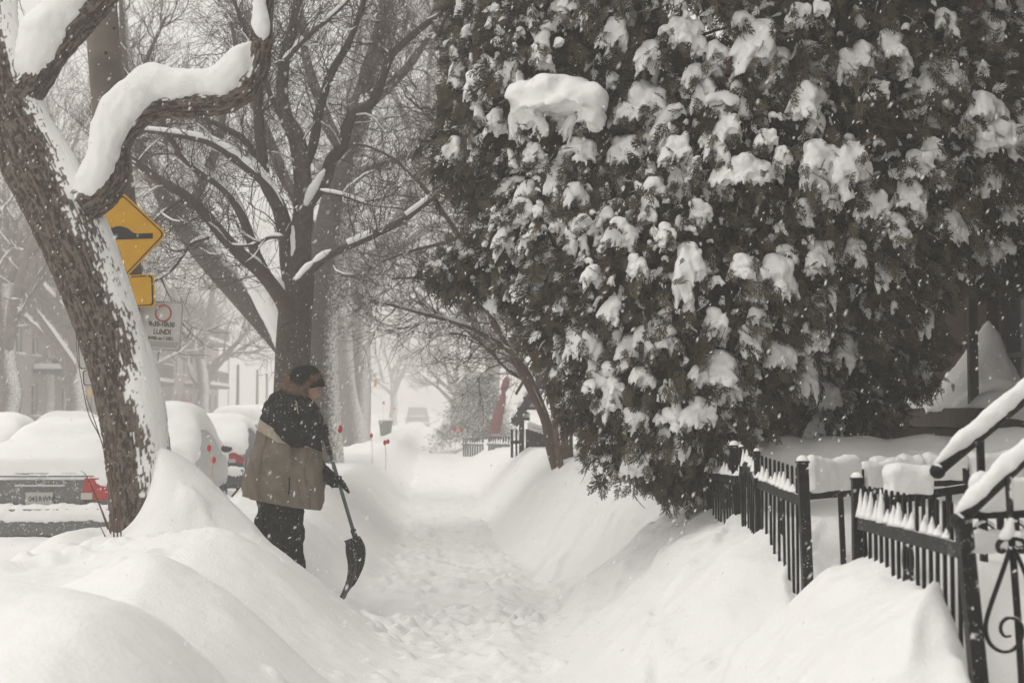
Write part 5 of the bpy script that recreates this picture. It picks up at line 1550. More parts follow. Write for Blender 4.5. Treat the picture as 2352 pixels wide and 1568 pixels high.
    for x, y, r, dy in ((690, 918, 0.06, -0.05), (706, 924, 0.058, -0.05), (720, 940, 0.045, -0.02), (727, 950, 0.042, 0), (712, 940, 0.05, 0.03), (700, 925, 0.06, 0.06), (716, 950, 0.06, -0.04), (676, 916, 0.06, -0.06)):
        mb.ball(W(x, y, dy), (r, r, r * 0.85), 11, 8)
    part('collar', remeshed(mb, 0.012, 2, 'collar', 0.01, 16.0), CLOTH_B)
    # sleeves
    def sleeve(pts, rr, m=CLOTH_B):
        mb = MB(); s = spline([(*p, r) for p, r in zip(pts, rr)], 9)
        for q in s: mb.ball(q[:3], (q[3], q[3], q[3]), 11, 8)
        part('sleeve', remeshed(mb, 0.013, 2, 'sleeve', 0.016, 13.0), m)
    sleeve([W(655, 940, -0.20), W(668, 975, -0.27), W(688, 1003, -0.285), W(712, 995, -0.20), W(733, 984, -0.11)], (0.10, 0.098, 0.088, 0.072, 0.056))
    sleeve([W(672, 945, 0.20), W(690, 1010, 0.25), W(712, 1062, 0.20), W(736, 1084, 0.11), W(756, 1097, 0.05)], (0.10, 0.092, 0.08, 0.068, 0.055))
    # trousers
    mb = MB()
    for pts, rr in (([W(650, 1120, -0.09), W(660, 1180, -0.11), W(664, 1235, -0.13), W(667, 1290, -0.11), W(672, 1330, -0.09)], (0.17, 0.155, 0.145, 0.14, 0.125)),
                    ([W(632, 1120, 0.09), W(624, 1180, 0.11), W(618, 1235, 0.13), W(612, 1290, 0.12), W(608, 1330, 0.12)], (0.17, 0.15, 0.14, 0.135, 0.125))):
        s = spline([(*p, r) for p, r in zip(pts, rr)], 8)
        for q in s: mb.ball(q[:3], (q[3], q[3], q[3]), 12, 8)
    part('trousers', remeshed(mb, 0.014, 2, 'trousers', 0.022, 9.0), PANTS)
    for x, dy in ((680, -0.09), (616, 0.12)):
        mb = MB(); capsule(mb, W(x - 14, 1335, dy), W(x + 26, 1352, dy), 0.075, 0.055)
        mb.ball(W(x - 10, 1345, dy), (0.08, 0.065, 0.07), 10, 7)
        part('boot', remeshed(mb, 0.012, 2, 'boot'), mat('boot_rubber', (0.02, 0.02, 0.02), 0.6))
    # hat: ribbed crown, fur brim in front, fur flap round the ear and nape
    tx = Euler((0, math.radians(-10), 0)).to_matrix()
    mb = MB(); pr = []
    n = 40
    vs, fs = [], []
    for j in range(16):
        t = j / 15; rr = math.cos(t * math.pi / 2) ** 0.62; h = math.sin(t * math.pi / 2)
        for k in range(n):
            a = 2 * math.pi * k / n; w = 1 + 0.022 * math.cos(a * 20) * (1 - t)
            v = Vector((0.152 * rr * w * math.cos(a), 0.125 * rr * w * math.sin(a), -0.075 + 0.205 * h))
            vs.append(W(702, 874) + tx @ v)
    for j in range(15):
        for k in range(n): fs.append((j*n+k, j*n+(k+1) % n, (j+1)*n+(k+1) % n, (j+1)*n+k))
    mb.add(vs, fs); mb.build('hat', HATM, root, True)
    rng = random.Random(8)
    def fur(path, rad, name, count):
        mb = MB(); s = spline([(*p, r) for p, r in zip(path, rad)], 8)
        core = MB()
        for q in s: core.ball(q[:3], q[3] * 0.86, 10, 7)
        me = remeshed(core, 0.010, 2, name, 0.008, 30.0)
        o = part(name, me, FUR)
        for _ in range(count):
            q = s[rng.randrange(len(s))]; d = Vector(rdir(rng)); p = Vector(q[:3]) + d * q[3] * 0.8
            e = (d + 0.7 * Vector(rdir(rng)) + Vector((0.15, 0, -0.3))).normalized() * rng.uniform(0.02, 0.042); sd = e.cross(Vector(rdir(rng))).normalized() * 0.0028
            mb.add([p - sd, p + sd, p + e], [(0, 1, 2)])
        f = mb.build('fur_hair', FUR, root); f.parent = o; f.location = (0, 0, 0); tag(f, kind='stuff')
    fur([W(664, 872, -0.03), W(660, 886, -0.09), W(676, 893, -0.13), W(692, 898, -0.135), W(704, 906, -0.12)], (0.035, 0.045, 0.050, 0.048, 0.036), 'fur_flap', 1500)
    fur([W(702, 894, -0.13), W(714, 881, -0.115), W(726, 868, -0.07), W(733, 863, 0.0), W(728, 864, 0.07)], (0.022, 0.025, 0.030, 0.033, 0.03), 'fur_brim', 1100)
    # spectacles
    mb = MB()
    for sg in (-1, 1):
        c = F3(0.104, sg * 0.034, 0.004)
        pts = [c + rt * 0.026 * math.cos(a) + upv * 0.020 * math.sin(a) for a in np.linspace(0, 2 * math.pi, 15)]
        mb.tube(pts, 0.0022, 6, cap=False)
        mb.tube([c + rt * sg * 0.026, F3(0.02, sg * 0.082, 0.012)], 0.002, 6)
    mb.tube([F3(0.107, -0.009, 0.006), F3(0.107, 0.009, 0.006)], 0.002, 6)
    mb.build('spectacles', mat('spectacle_metal', (0.75, 0.72, 0.66), 0.25, metal=1.0), root, True)
    # ---- shovel
    s_top, s_bot = W(741, 975, -0.06), W(815, 1228, -0.02)
    ax = (s_bot - s_top).normalized()
    sv = thing('snow_shovel', (s_bot.x, s_bot.y, hz(s_bot.x, s_bot.y)), 'snow shovel with a grey shaft and black ribbed scoop held by the person', 'shovel')
    SH = mat('shovel_shaft', (0.115, 0.135, 0.14), 0.55, var=0.3, vscale=20, snow=-0.05)
    SB = mat('shovel_scoop', (0.016, 0.016, 0.017), 0.5, var=0.4, vscale=20, snow=-0.1, snow_dir=(-0.5, -0.7, 0.4), fleck=0.08)
    MB().tube([s_top, s_top + (s_bot - s_top) * 0.5, s_bot], 0.0155, 12).build('shaft', SH, sv, True)
    g0 = s_top + ax * 0.06
    MB().tube([s_top - ax * 0.02, s_top + ax * 0.26], 0.0215, 12).build('grip', SB, sv, True)
    sidev = ax.cross(Vector((1, 0, 0))).normalized()
    pts = [s_top - ax * (0.02 + 0.10 * math.sin(t)) + sidev * 0.06 * math.cos(t) for t in np.linspace(0, math.pi, 12)]
    MB().tube(pts, 0.013, 8).build('handle', SB, sv, True)
    # scoop: curved sheet, bulging to the right, seen nearly edge-on
    NS, NW = 16, 14
    top_c, bot_c = W(816, 1232, 0.02), W(790, 1372, 0.0)
    bl, back = [], []
    for i in range(NS + 1):
        s = i / NS
        c = top_c * (1 - s) + bot_c * s + Vector((0.075 * math.sin(math.pi * min(1, s * 1.05)) ** 0.9 + 0.01, 0, 0))
        wv = Vector((0.125 * (1 - s) ** 0.8 + 0.005, 0.40, 0.02)) * (0.62 + 0.38 * ss(0, 0.25, s))
        for j in range(NW + 1):
            f = j / NW - 0.5
            curl = 0.05 * (2 * f) ** 2 * (1 - 0.5 * s)
            q = c + wv * f + Vector((-curl, 0, 0.0))
            if i == 0: q.z -= 0.02 * (2 * f) ** 2
            bl.append(q)
    fs = [(i*(NW+1)+j, i*(NW+1)+j+1, (i+1)*(NW+1)+j+1, (i+1)*(NW+1)+j) for i in range(NS) for j in range(NW)]
    o = link('scoop', mesh('scoop', [p - world_loc(sv) for p in bl], fs, True), SB, sv)
    sm = o.modifiers.new('thick', 'SOLIDIFY'); sm.thickness = 0.007; sm.offset = 0
    for j in (2, 5, 7, 9, 12):
        pts = [bl[i * (NW + 1) + j] + Vector((0.006, 0, 0)) for i in range(0, NS - 2)]
        MB().tube(pts, 0.007, 6).build('rib', SB, sv, True)
    MB().tube([s_bot - ax * 0.05, s_bot + ax * 0.05, top_c * 0.6 + bot_c * 0.4 + Vector((0.06, 0, 0))], [0.024, 0.022, 0.012], 10).build('socket', SB, sv, True)
    # ---- gloved hands closed round the shaft
    def fist(c, frm, name):
        """palm behind the shaft on the side of frm, four fingers and a thumb curling round it"""
        c = Vector(c); e1 = (Vector(frm) - c); e1 = (e1 - ax * e1.dot(ax)).normalized(); e2 = ax.cross(e1).normalized()
        mb = MB()
        palm = c + e1 * 0.040
        mb.ball(palm, (0.034, 0.034, 0.046), 11, 8); mb.ball(palm + e1 * 0.028, (0.036, 0.036, 0.042), 11, 8)
        capsule(mb, palm + e1 * 0.02, palm + (Vector(frm) - palm).normalized() * 0.10, 0.040, 0.046)
        for k in range(4):
            o_ = ax * (-0.034 + 0.0235 * k); ln = (0.85, 1.0, 0.95, 0.78)[k]
            for sgn in (1,):
                m = 13
                for i in range(m + 1):
                    t = i / m; a = t * math.radians(250) * ln
                    r = 0.030 + 0.006 * math.sin(t * 9)           # knuckle bends
                    q = c + o_ + (e1 * math.cos(a) + e2 * math.sin(a) * sgn) * r
                    mb.ball(q, 0.0125 * (1.08 - 0.28 * t), 8, 6)
        for i in range(9):                                        # thumb leaves the side of the palm and closes the other way
            t = i / 8; a = -t * math.radians(150)
            q = c - ax * (0.030 + 0.012 * t) + (e1 * math.cos(a) + e2 * math.sin(a)) * (0.036 - 0.004 * t)
            mb.ball(q, 0.0145 * (1 - 0.25 * t), 8, 6)
        part(name, remeshed(mb, 0.006, 1, name), GLOVE)
    fist(s_top + ax * 0.055, W(728, 986, -0.13), 'glove')
    hand2 = s_top + (s_bot - s_top) * 0.515
    fist(hand2, W(752, 1098, 0.03), 'glove')
    # cuff of the far glove hanging past the shaft
    mb = MB(); capsule(mb, hand2 + Vector((0.03, -0.02, -0.01)), hand2 + Vector((0.085, -0.02, -0.085)), 0.028, 0.014)
    part('glove_fingers', remeshed(mb, 0.007, 1, 'glove_fingers'), GLOVE)
make_person()

# ------------------------------------------------------------------ parked cars under snow
CAR_Y = math.atan(SK)
def car(name, label, u, d, paint, L=4.4, half=0.86, hgt=1.43, roof_snow=0.26, lid_snow=0.2, plate=None, lights='wide', rear_glass=False, seed=0, suv=False):
    x = u - SK * d
    root = thing(name, (x, d, -0.05), label, 'car', 'cars parked along the street', rz=CAR_Y)
    A = dict(local=True)
    # body: cross-sections from tail to nose
    if suv: prof = [(0.0, 0.95, 0.80), (0.05, 1.05, 0.84), (0.25, hgt, 0.80), (1.2, hgt + 0.03, 0.86), (2.6, hgt, 0.86), (3.3, 1.0, 0.86), (3.9, 0.95, 0.84), (L, 0.70, 0.72)]
    else: prof = [(0.0, 0.90, 0.80), (0.06, 0.97, 0.84), (0.75, 1.01, 0.86), (1.45, hgt - 0.06, 0.86), (2.1, hgt, 0.86), (2.6, hgt - 0.04, 0.86), (3.35, 0.98, 0.86), (3.9, 0.90, 0.84), (L, 0.66, 0.72)]
    rows = spline([(a, b, c) for a, b, c in prof], 4)
    vs, fs = [], []
    for y, zt, w in rows:
        w = w / 0.86 * half; cab = max(0.0, min(1.0, (zt - 1.0) / (hgt - 1.0)))
        tw = w * (0.94 - 0.22 * cab)
        ring = [(0, 0.24), (w * 0.8, 0.24), (w * 0.97, 0.36), (w, 0.55), (w * 0.985, 0.74), (w * 0.95, min(0.90, zt - 0.04)), (tw, zt - 0.05), (tw * 0.85, zt - 0.008), (tw * 0.45, zt), (0, zt)]
        ring = [(a, b) for a, b in ring] + [(-a, b) for a, b in ring[-2:0:-1]]
        for a, b in ring: vs.append((a, y, b))
    m = 18
    for i in range(len(rows) - 1):
        for k in range(m): fs.append((i*m+k, i*m+(k+1) % m, (i+1)*m+(k+1) % m, (i+1)*m+k))
    fs.append(tuple(range(m - 1, -1, -1))); fs.append(tuple(range((len(rows) - 1) * m, len(rows) * m)))
    MB().add(vs, fs).build('body', paint, root, True, local=True)
    GL = mat('car_glass', (0.02, 0.022, 0.025), 0.1, spec=0.6, snow=0.05, snow_dir=(0, -0.6, 0.8))
    TRIM = mat('car_trim', (0.03, 0.03, 0.032), 0.6, var=0.3, snow=0.05)
    # tail panel, lamps, plate, bumper
    MB().box((0, -0.012, 0.73), (half * 1.16, 0.03, 0.27)).build('tail_panel', paint, root, local=True)
    MB().box((0, -0.034, 0.80), (half * 0.66, 0.02, 0.022)).build('chrome_strip', mat('chrome', (0.5, 0.5, 0.5), 0.3, metal=0.8), root, local=True)
    RED = paint if lights == 'none' else mat('lamp_red', (0.42, 0.010, 0.012), 0.25, var=0.3, vscale=14, spec=0.6, snow=0.02, snow_dir=(0, -0.4, 0.9))
    WHT = mat('lamp_clear', (0.45, 0.43, 0.40), 0.25, spec=0.6)
    for sg in (-1, 1):
        x0, x1 = half * (0.56 if lights == 'wide' else 0.66), half * 1.0
        zt, zb = (0.885, 0.615) if lights == 'wide' else (0.86, 0.64)
        pts2 = [(x0 + 0.03, zt), (x1 - 0.20, zt), (x1 - 0.06, zt - 0.06), (x1 + 0.005, zt - 0.15), (x1 + 0.01, zb + 0.01), (x0 - 0.01, zb + 0.035)]
        vs = [(sg * a, -0.045 + (0.05 if a > x1 - 0.1 else 0.0), b) for a, b in pts2] + [(sg * a, 0.08, b) for a, b in pts2]
        n = len(pts2); fs = [tuple(range(n)) if sg < 0 else tuple(range(n - 1, -1, -1))] + [(i, (i + 1) % n, n + (i + 1) % n, n + i) for i in range(n)]
        lamp = MB().add(vs, fs).build('tail_light', RED, root, local=True)
        MB().box((sg * (x0 + 0.055), -0.05, zb + 0.062), (0.13, 0.012, 0.075)).build('reversing_lens', WHT, lamp, local=True)
    MB().box((0, -0.07, 0.385), (half * 1.98, 0.14, 0.30)).build('bumper', paint, root, local=True)
    MB().box((0, -0.05, 0.20), (half * 1.7, 0.16, 0.12)).build('lower_bumper', TRIM, root, local=True)
    # packed snow on the bumper ledge
    mb = MB(); rng = random.Random(seed)
    for i in range(31):
        f = i / 30 - 0.5
        mb.ball((f * half * 1.9, -0.07, 0.50 + rng.uniform(-0.012, 0.012)), (0.07, 0.085, 0.095 + 0.012 * math.sin(i)), 8, 6)
        mb.ball((f * half * 1.9, -0.135, 0.44 + rng.uniform(-0.015, 0.015)), (0.06, 0.03, 0.06), 8, 6)
    link('bumper_snow', remeshed(mb, 0.022 if d < 25 else 0.04, 2, 'bumper_snow', 0.008, 12), SNOW_FINE, root)
    MB().box((0, 0.0, 0.905), (half * 1.5, 0.05, 0.012)).build('lid_seam', TRIM, root, local=True)
    em = [Vector((0.045 * math.cos(a), -0.04, 0.845 + 0.03 * math.sin(a))) for a in np.linspace(0, 2 * math.pi, 19)]
    MB().tube(em, 0.006, 6, cap=False).build('emblem', MATS['chrome'], root, True, local=True)
    if plate:
        pl = MB().box((0, -0.045, 0.645), (0.31, 0.012, 0.155)).build('licence_plate', mat('plate_white', (0.40, 0.40, 0.37), 0.5, snow=0.1), root, local=True)
        ink = mat('plate_ink', (0.03, 0.03, 0.06), 0.6)
        for k, w_ in enumerate(plate.split()):
            link('plate_number', text_mesh(w_, 0.085), ink, pl, loc=(-0.068 + 0.146 * k, -0.053, 0.62), rot=(math.pi / 2, 0, 0))
    # snow over lid, rear window and roof in one rounded blanket
    mb = MB()
    bl = [(-0.02, 0.92, lid_snow, 0.97), (0.25, 1.0, lid_snow + 0.05, 1.0), (0.6, 1.04, lid_snow + 0.10, 1.0), (1.0, 1.2, roof_snow * 0.9, 0.93), (1.45, hgt - 0.05, roof_snow, 0.84), (2.1, hgt, roof_snow, 0.82), (2.7, hgt - 0.08, roof_snow, 0.84), (3.2, 1.05, roof_snow * 0.9, 0.95), (3.9, 0.93, 0.22, 0.95), (L - 0.1, 0.75, 0.15, 0.85)]
    if suv: bl = [(0.12, 1.05, 0.02, 0.7), (0.2, hgt - 0.02, roof_snow * 0.8, 0.84), (0.5, hgt, roof_snow, 0.86), (1.4, hgt + 0.02, roof_snow, 0.86), (2.7, hgt, roof_snow, 0.86), (3.2, 1.08, roof_snow, 0.93), (3.9, 0.97, 0.2, 0.95), (L - 0.1, 0.78, 0.15, 0.85)]
    rows = spline(bl, 5); vs, fs = [], []; n = 22
    for y, zt, h, w in rows:
        hw = half * w * 1.02
        for k in range(n):
            a = math.pi * k / (n - 1)
            ca, sa = math.cos(a), math.sin(a)
            vs.append((hw * math.copysign(abs(ca) ** 0.55, ca), y, zt - 0.14 + (h + 0.14) * abs(sa) ** 0.62))
        vs.append((0, y, zt - 0.12))
    n1 = n + 1
    for i in range(len(rows) - 1):
        for k in range(n1): fs.append((i*n1+k, i*n1+(k+1) % n1, (i+1)*n1+(k+1) % n1, (i+1)*n1+k))
    fs.append(tuple(range(n1 - 1, -1, -1))); fs.append(tuple(range((len(rows) - 1) * n1, len(rows) * n1)))
    mb.add(vs, fs)
    link('snow_blanket', remeshed(mb, 0.035 if d < 25 else 0.06, 6, 'snow_blanket', 0.02, 2.5), SNOW_FINE, root)
    # side and rear glass
    if rear_glass:
        MB().box((0, 0.02 if suv else 0.9, 1.16), (half * 1.35, 0.05, 0.20), Matrix.Rotation(-0.3, 3, 'X')).build('rear_window', GL, root, local=True)
        MB().box((0.05, -0.02, 1.05), (0.5, 0.02, 0.02)).build('wiper', BLACK, root, local=True)
    for sg in (-1, 1):
        for yy in (0.72, L - 0.85):
            wl = MB(); cpt = (sg * (half - 0.10), yy, 0.31)
            pts = [Vector(cpt) + Vector((0.0, 0.24 * math.cos(a), 0.24 * math.sin(a))) for a in np.linspace(0, 2 * math.pi, 19)]
            wl.tube(pts, 0.085, 8, cap=False)
            w_ = wl.build('wheel', TRIM, root, True, local=True)
            MB().box(cpt, (0.06, 0.32, 0.32)).build('rim', mat('rim_grey', (0.25, 0.25, 0.25), 0.4, metal=0.6), w_, local=True)
        MB().box((sg * half * 0.80, 2.0, 1.15), (0.02, 1.7, 0.30), Matrix.Rotation(sg * -0.35, 3, 'Y')).build('side_window', GL, root, local=True)
        MB().ball((sg * (half + 0.08), 2.95, 1.0), (0.10, 0.06, 0.07), 10, 7).build('mirror', TRIM, root, True, local=True)
    return root
def text_mesh(s, size, align='CENTER', cond=0.82):
    c = bpy.data.curves.new('t', 'FONT'); c.body = s; c.size = size; c.align_x = align; c.extrude = 0.0008; c.offset = 0.0; c.resolution_u = 3; c.offset = size * 0.012
    o = bpy.data.objects.new('t', c); COL.objects.link(o)
    me = bpy.data.meshes.new_from_object(o.evaluated_get(bpy.context.evaluated_depsgraph_get()))
    bpy.data.objects.remove(o); bpy.data.curves.remove(c)
    me.name = 'lettering'
    me.transform(Matrix.Diagonal((cond, 1, 1, 1)))
    return me
GREY_PAINT = mat('car_grey', (0.12, 0.12, 0.12), 0.45, var=0.2, vscale=30, fleck=0.08, fscale=60, snow=0.10, snow_dir=(0.1, -0.5, 0.85), spec=0.5)
BLUE_PAINT = mat('car_blue', (0.028, 0.038, 0.065), 0.4, var=0.2, vscale=30, snow=0.08, snow_dir=(0.1, -0.5, 0.85), spec=0.5)
car('parked_car', 'dark grey saloon nearest the left edge, red tail lights showing under its snow', -4.54, 16.5, GREY_PAINT, plate='043 RWN', seed=1, roof_snow=0.15)
car('parked_car', 'car under a tall dome of snow just ahead of the dark grey saloon', -4.60, 22.2, mat('car_white', (0.5, 0.5, 0.5), 0.5), roof_snow=0.34, hgt=1.48, seed=2)
car('parked_car', 'dark blue car with one tail light showing between the tree drift and the person', -4.52, 27.6, BLUE_PAINT, seed=3, roof_snow=0.2, lid_snow=0.16, lights='narrow')
car('parked_car', 'snow-capped car with a dark rear window, just left of the person', -4.5, 33.2, mat('car_slate', (0.12, 0.13, 0.15), 0.45, snow=0.15), seed=4, suv=True, hgt=1.52, roof_snow=0.26, rear_glass=True)
car('parked_car', 'buried car across the street at the left edge', -9.7, 29.5, GREY_PAINT, seed=5, roof_snow=0.22)
car('parked_car', 'faint buried car farther along the opposite kerb, behind the leaning trunk', -9.7, 36.0, BLUE_PAINT, seed=6, roof_snow=0.25)
car('parked_van', 'pale grey van at the far end of the street, almost lost in the snowfall', -1.7, 150.0, mat('car_pale', (0.30, 0.31, 0.32), 0.5), half=1.25, hgt=2.3, suv=True, roof_snow=0.2, rear_glass=True, seed=7, lights='none')

# ------------------------------------------------------------------ utility pole and street signs
YEL = mat('sign_yellow', (0.62, 0.33, 0.012), 0.5, var=0.12, vscale=6, snow=-0.12)
SBLK = mat('sign_black', (0.015, 0.015, 0.015), 0.5)
SWHT = mat('sign_white', (0.50, 0.49, 0.46), 0.55, var=0.12, vscale=6)
SRED = mat('sign_red', (0.50, 0.06, 0.05), 0.5, var=0.25, vscale=30)
METAL = mat('sign_back', (0.30, 0.30, 0.30), 0.5, metal=0.5)
def poly_plate(pts, y0, y1):
    n = len(pts); mb = MB()
    mb.add([(x, y0, z) for x, z in pts] + [(x, y1, z) for x, z in pts], [tuple(range(n)), tuple(range(2 * n - 1, n - 1, -1))] + [(i, n + i, n + (i + 1) % n, (i + 1) % n) for i in range(n)])
    return mb
def round_poly(pts, r, k=5):
    out = []
    n = len(pts)
    for i in range(n):
        p, a, b = Vector(pts[i]), Vector(pts[i - 1]), Vector(pts[(i + 1) % n])
        p1 = p + (a - p).normalized() * r; p2 = p + (b - p).normalized() * r
        for t in np.linspace(0, 1, k):
            q = p1 * (1 - t) ** 2 + p * 2 * t * (1 - t) + p2 * t * t; out.append((q.x, q.y))
    return out
def inset_frame(pts, w0, w1, y0, y1):
    """closed line between two insets of a convex outline about its centre"""
    c = Vector((sum(p[0] for p in pts) / len(pts), sum(p[1] for p in pts) / len(pts)))
    R = max((Vector(p) - c).length for p in pts)
    def sc(w): return [tuple(c + (Vector(p) - c) * (1 - w / R)) for p in pts]
    a, b = sc(w0), sc(w1); n = len(pts); mb = MB()
    mb.add([(x, y0, z) for x, z in a] + [(x, y0, z) for x, z in b], [(i, (i + 1) % n, n + (i + 1) % n, n + i) for i in range(n)])
    return mb
def sign(name, c, outline, face, label, border=None, rz=0.0, tilt=0.0, back=METAL, group='street signs'):
    root = thing(name, c, label, 'sign', group, rz=rz); root.rotation_euler = (0, tilt, rz)
    poly_plate(outline, 0.0, 0.004).build('plate', face, root, local=True)
    if border: inset_frame(outline, border[0], border[1], -0.003, 0).build('border', border[2], root, local=True)
    return root
def utility():
    D = 12.9
    rows = [(*P(x, y, D), M2(w, D) / 2) for x, y, w in ((312, 1180, 88), (300, 900, 86), (283, 610, 82), (266, 400, 78), (246, 200, 76), (230, 0, 74), (205, -300, 68), (180, -600, 62))]
    s = spline(rows, 6); b = Vector(s[0][:3])
    root = thing('utility_pole', b, 'weathered wooden utility pole standing behind the leaning tree', 'pole')
    W_ = mat('pole_wood', (0.165, 0.14, 0.118), 0.9, var=0.35, vscale=3.5, bump=0.5, bscale=20)
    MB().tube([q[:3] for q in s], s[:, 3], 22).build('shaft', W_, root, True)
    mb = None
    for px, py in ((262, 65), (243, 122), (241, 238)):
        MB().ball(P(px, py, D - 0.145), 0.016, 8, 6).build('knot', mat('pole_knot', (0.03, 0.022, 0.018), 0.9), root, True)
    # yellow speed-hump diamond
    c = P(283, 541, D - 0.22); h = M2(100, D)
    dia = round_poly([(0, -h), (h, 0), (0, h), (-h, 0)], 0.05)
    r = sign('warning_sign', c, dia, YEL, 'yellow diamond speed-bump warning sign half hidden by the leaning trunk', (0.022, 0.036, SBLK), rz=0.0, tilt=-0.035)
    hp = [(-0.27, -0.035), (0.265, -0.035), (0.265, 0.012), (0.13, 0.012), (0.09, 0.022), (0.04, 0.065), (-0.02, 0.085), (-0.06, 0.085), (-0.12, 0.065), (-0.17, 0.022), (-0.21, 0.012), (-0.27, 0.012)]
    poly_plate(hp, -0.004, -0.001).build('speed_bump_symbol', SBLK, r, local=True)
    # yellow tab below
    c = P(303, 669, D - 0.22); w, h = M2(52, D), M2(37, D)
    tab = round_poly([(-w, -h), (w, -h), (w, h), (-w, h)], 0.035)
    sign('warning_tab', c, tab, YEL, 'small yellow rectangular tab under the speed-bump diamond', (0.018, 0.034, SBLK), tilt=-0.05)
    # white no-parking plate
    c = P(366, 748, D - 0.1); w, h = M2(53, D), M2(56, D)
    pl = round_poly([(-w, -h), (w, -h), (w, h), (-w, h)], 0.03)
    r = sign('parking_sign', c, pl, SWHT, 'white parking sign with a faded red ring and the hours for Monday', (0.006, 0.010, SBLK), rz=-0.12, tilt=0.06)
    ring = [Vector((0.028 + 0.072 * math.cos(a), -0.004, 0.115 + 0.072 * math.sin(a))) for a in np.linspace(0, 2 * math.pi, 33)]
    MB().tube(ring, 0.0065, 6, cap=False).build('red_ring', SRED, r, True, local=True)
    for tx, sz, x, z in (('9h30-10h30', 0.062, 0.02, -0.005), ('LUNDI', 0.068, 0.03, -0.075), ('1 AVRIL au 1 DÉC.', 0.042, 0.01, -0.125)):
        me = text_mesh(tx, sz); link('lettering', me, SBLK, r, loc=(x, -0.003, z), rot=(math.pi / 2, 0, 0))
    MB().box((0.0, -0.0015, -0.165), (2 * w * 0.9, 0.002, 0.05)).build('grey_band', mat('sign_grey', (0.33, 0.33, 0.31), 0.6), r, local=True)
    # the two plates that stick out on the street side
    for px, py, ww, hh, lab in ((210, 812, 30, 34, 'white sign edge with a dark border showing left of the leaning trunk, upper one'), (217, 866, 27, 18, 'small grey sign with a dark border left of the leaning trunk, lower one')):
        w, h = M2(ww, D), M2(hh, D)
        pl = round_poly([(-w, -h), (w, -h), (w, h), (-w, h)], 0.03)
        sign('street_sign', P(px, py, D - 0.1), pl, SWHT, lab, (0.004, 0.013, SBLK), tilt=-0.09)
utility()
def far_signs():
    D = 58.0; c = P(188, 903, D); h = M2(27, D)
    r = sign('warning_sign', c, [(0, -h), (h, 0), (0, h), (-h, 0)], YEL, 'small distant yellow diamond sign across the street, left of the leaning trunk', (0.02, 0.035, SBLK))
    poly_plate([(-0.16, -0.02), (0.16, -0.02), (0.06, 0.05), (-0.06, 0.05)], -0.006, -0.001).build('symbol', SBLK, r, local=True)
    MB().tube([(0, 0.03, -c.z + 0.1), (0, 0.03, 0.3)], 0.03, 8).build('post', METAL, r, True, local=True)
    D = 95.0; c = P(425, 932, D); h = 0.48
    r = sign('stop_sign', c, [(h * math.cos(a), h * math.sin(a)) for a in np.linspace(math.pi / 8, 2 * math.pi + math.pi / 8, 9)[:-1]], SRED, 'faint red octagonal stop sign far down the street, right of the leaning trunk', (0.012, 0.026, SWHT))
    link('lettering', text_mesh('ARRÊT', 0.17), SWHT, r, loc=(0, -0.004, -0.055), rot=(math.pi / 2, 0, 0))
    MB().tube([(0, 0.03, -c.z + 0.1), (0, 0.03, 0.2)], 0.035, 8).build('post', METAL, r, True, local=True)
    D = 55.5; c = P(862, 880, D); 
    r = sign('street_sign', c, round_poly([(-0.05, -0.13), (0.05, -0.13), (0.05, 0.13), (-0.05, 0.13)], 0.02), YEL, 'narrow yellow marker on the double-stemmed tree beside the path')
    for k, (px, d, lab) in enumerate(((545, 85, 'thin pole in the snowfall left of the person, nearest of three'), (590, 95, 'thin pole in the snowfall left of the person, middle of three'), (612, 105, 'thin pole in the snowfall left of the person, farthest of three'))):
        b = P(px, 1000, d); b.z = 0.2
        r = thing('lamp_post', b, lab, 'pole', 'thin poles down the street')
        MB().tube([b, b + Vector((0, 0, 4.2))], [0.11, 0.08], 10).build('shaft', mat('pole_grey', (0.2, 0.17, 0.14), 0.8), r, True)
far_signs()

# ------------------------------------------------------------------ snow stakes with red reflectors
def stake(top, foot, d, label, r=0.055, double=False, shape='leaf'):
    t, f = P(*top, d), P(*foot, d)
    root = thing('snow_stake', f, label, 'stake', 'red-tipped snow stakes')
    MB().tube([f - Vector((0, 0, 0.25)), f, t], 0.0038, 7).build('rod', mat('stake_fibre', (0.50, 0.40, 0.22), 0.5), root, True)
    MB().ball(t, (r * 0.62, 0.012, r), 12, 9).build('reflector', mat('stake_red', (0.55, 0.02, 0.025), 0.35, var=0.15, spec=0.5), root, True)
    if double:
        MB().ball(t + Vector((r * 1.1, 0.01, 0.015)), (r * 0.6, 0.012, r * 0.9), 12, 9).build('reflector', MATS['stake_red'], root, True)
    return root
stake((781, 985), (763, 1062), 13.2, 'thin yellow stake with a red tip just right of the person', 0.036)
stake((480, 1029), (489, 1095), 14.5, 'red-tipped stake standing in front of the blue car tail light', 0.036)
stake((491, 1056), (484, 1096), 14.6, 'lower round red reflector on a short stake by the blue car', 0.036)
stake((853, 1000), (855, 1028), 23.0, 'short red-tipped stake at the foot of the double-stemmed tree', 0.04)
stake((884, 1016), (886, 1040), 21.0, 'low stake with two red discs on the snowbank left of the path', 0.04, True)
stake((881, 925), (880, 1000), 58.0, 'tall faint orange stake far along the left bank', 0.07)
stake((906, 938), (905, 1000), 66.0, 'faint red-tipped stake farthest along the left bank', 0.06)
stake((1045, 985), (1046, 1020), 36.0, 'faint pink stake at the right side of the far path', 0.06)
stake((1060, 988), (1062, 1022), 35.0, 'faint pink stake nearest the spruce on the right side of the path', 0.05)

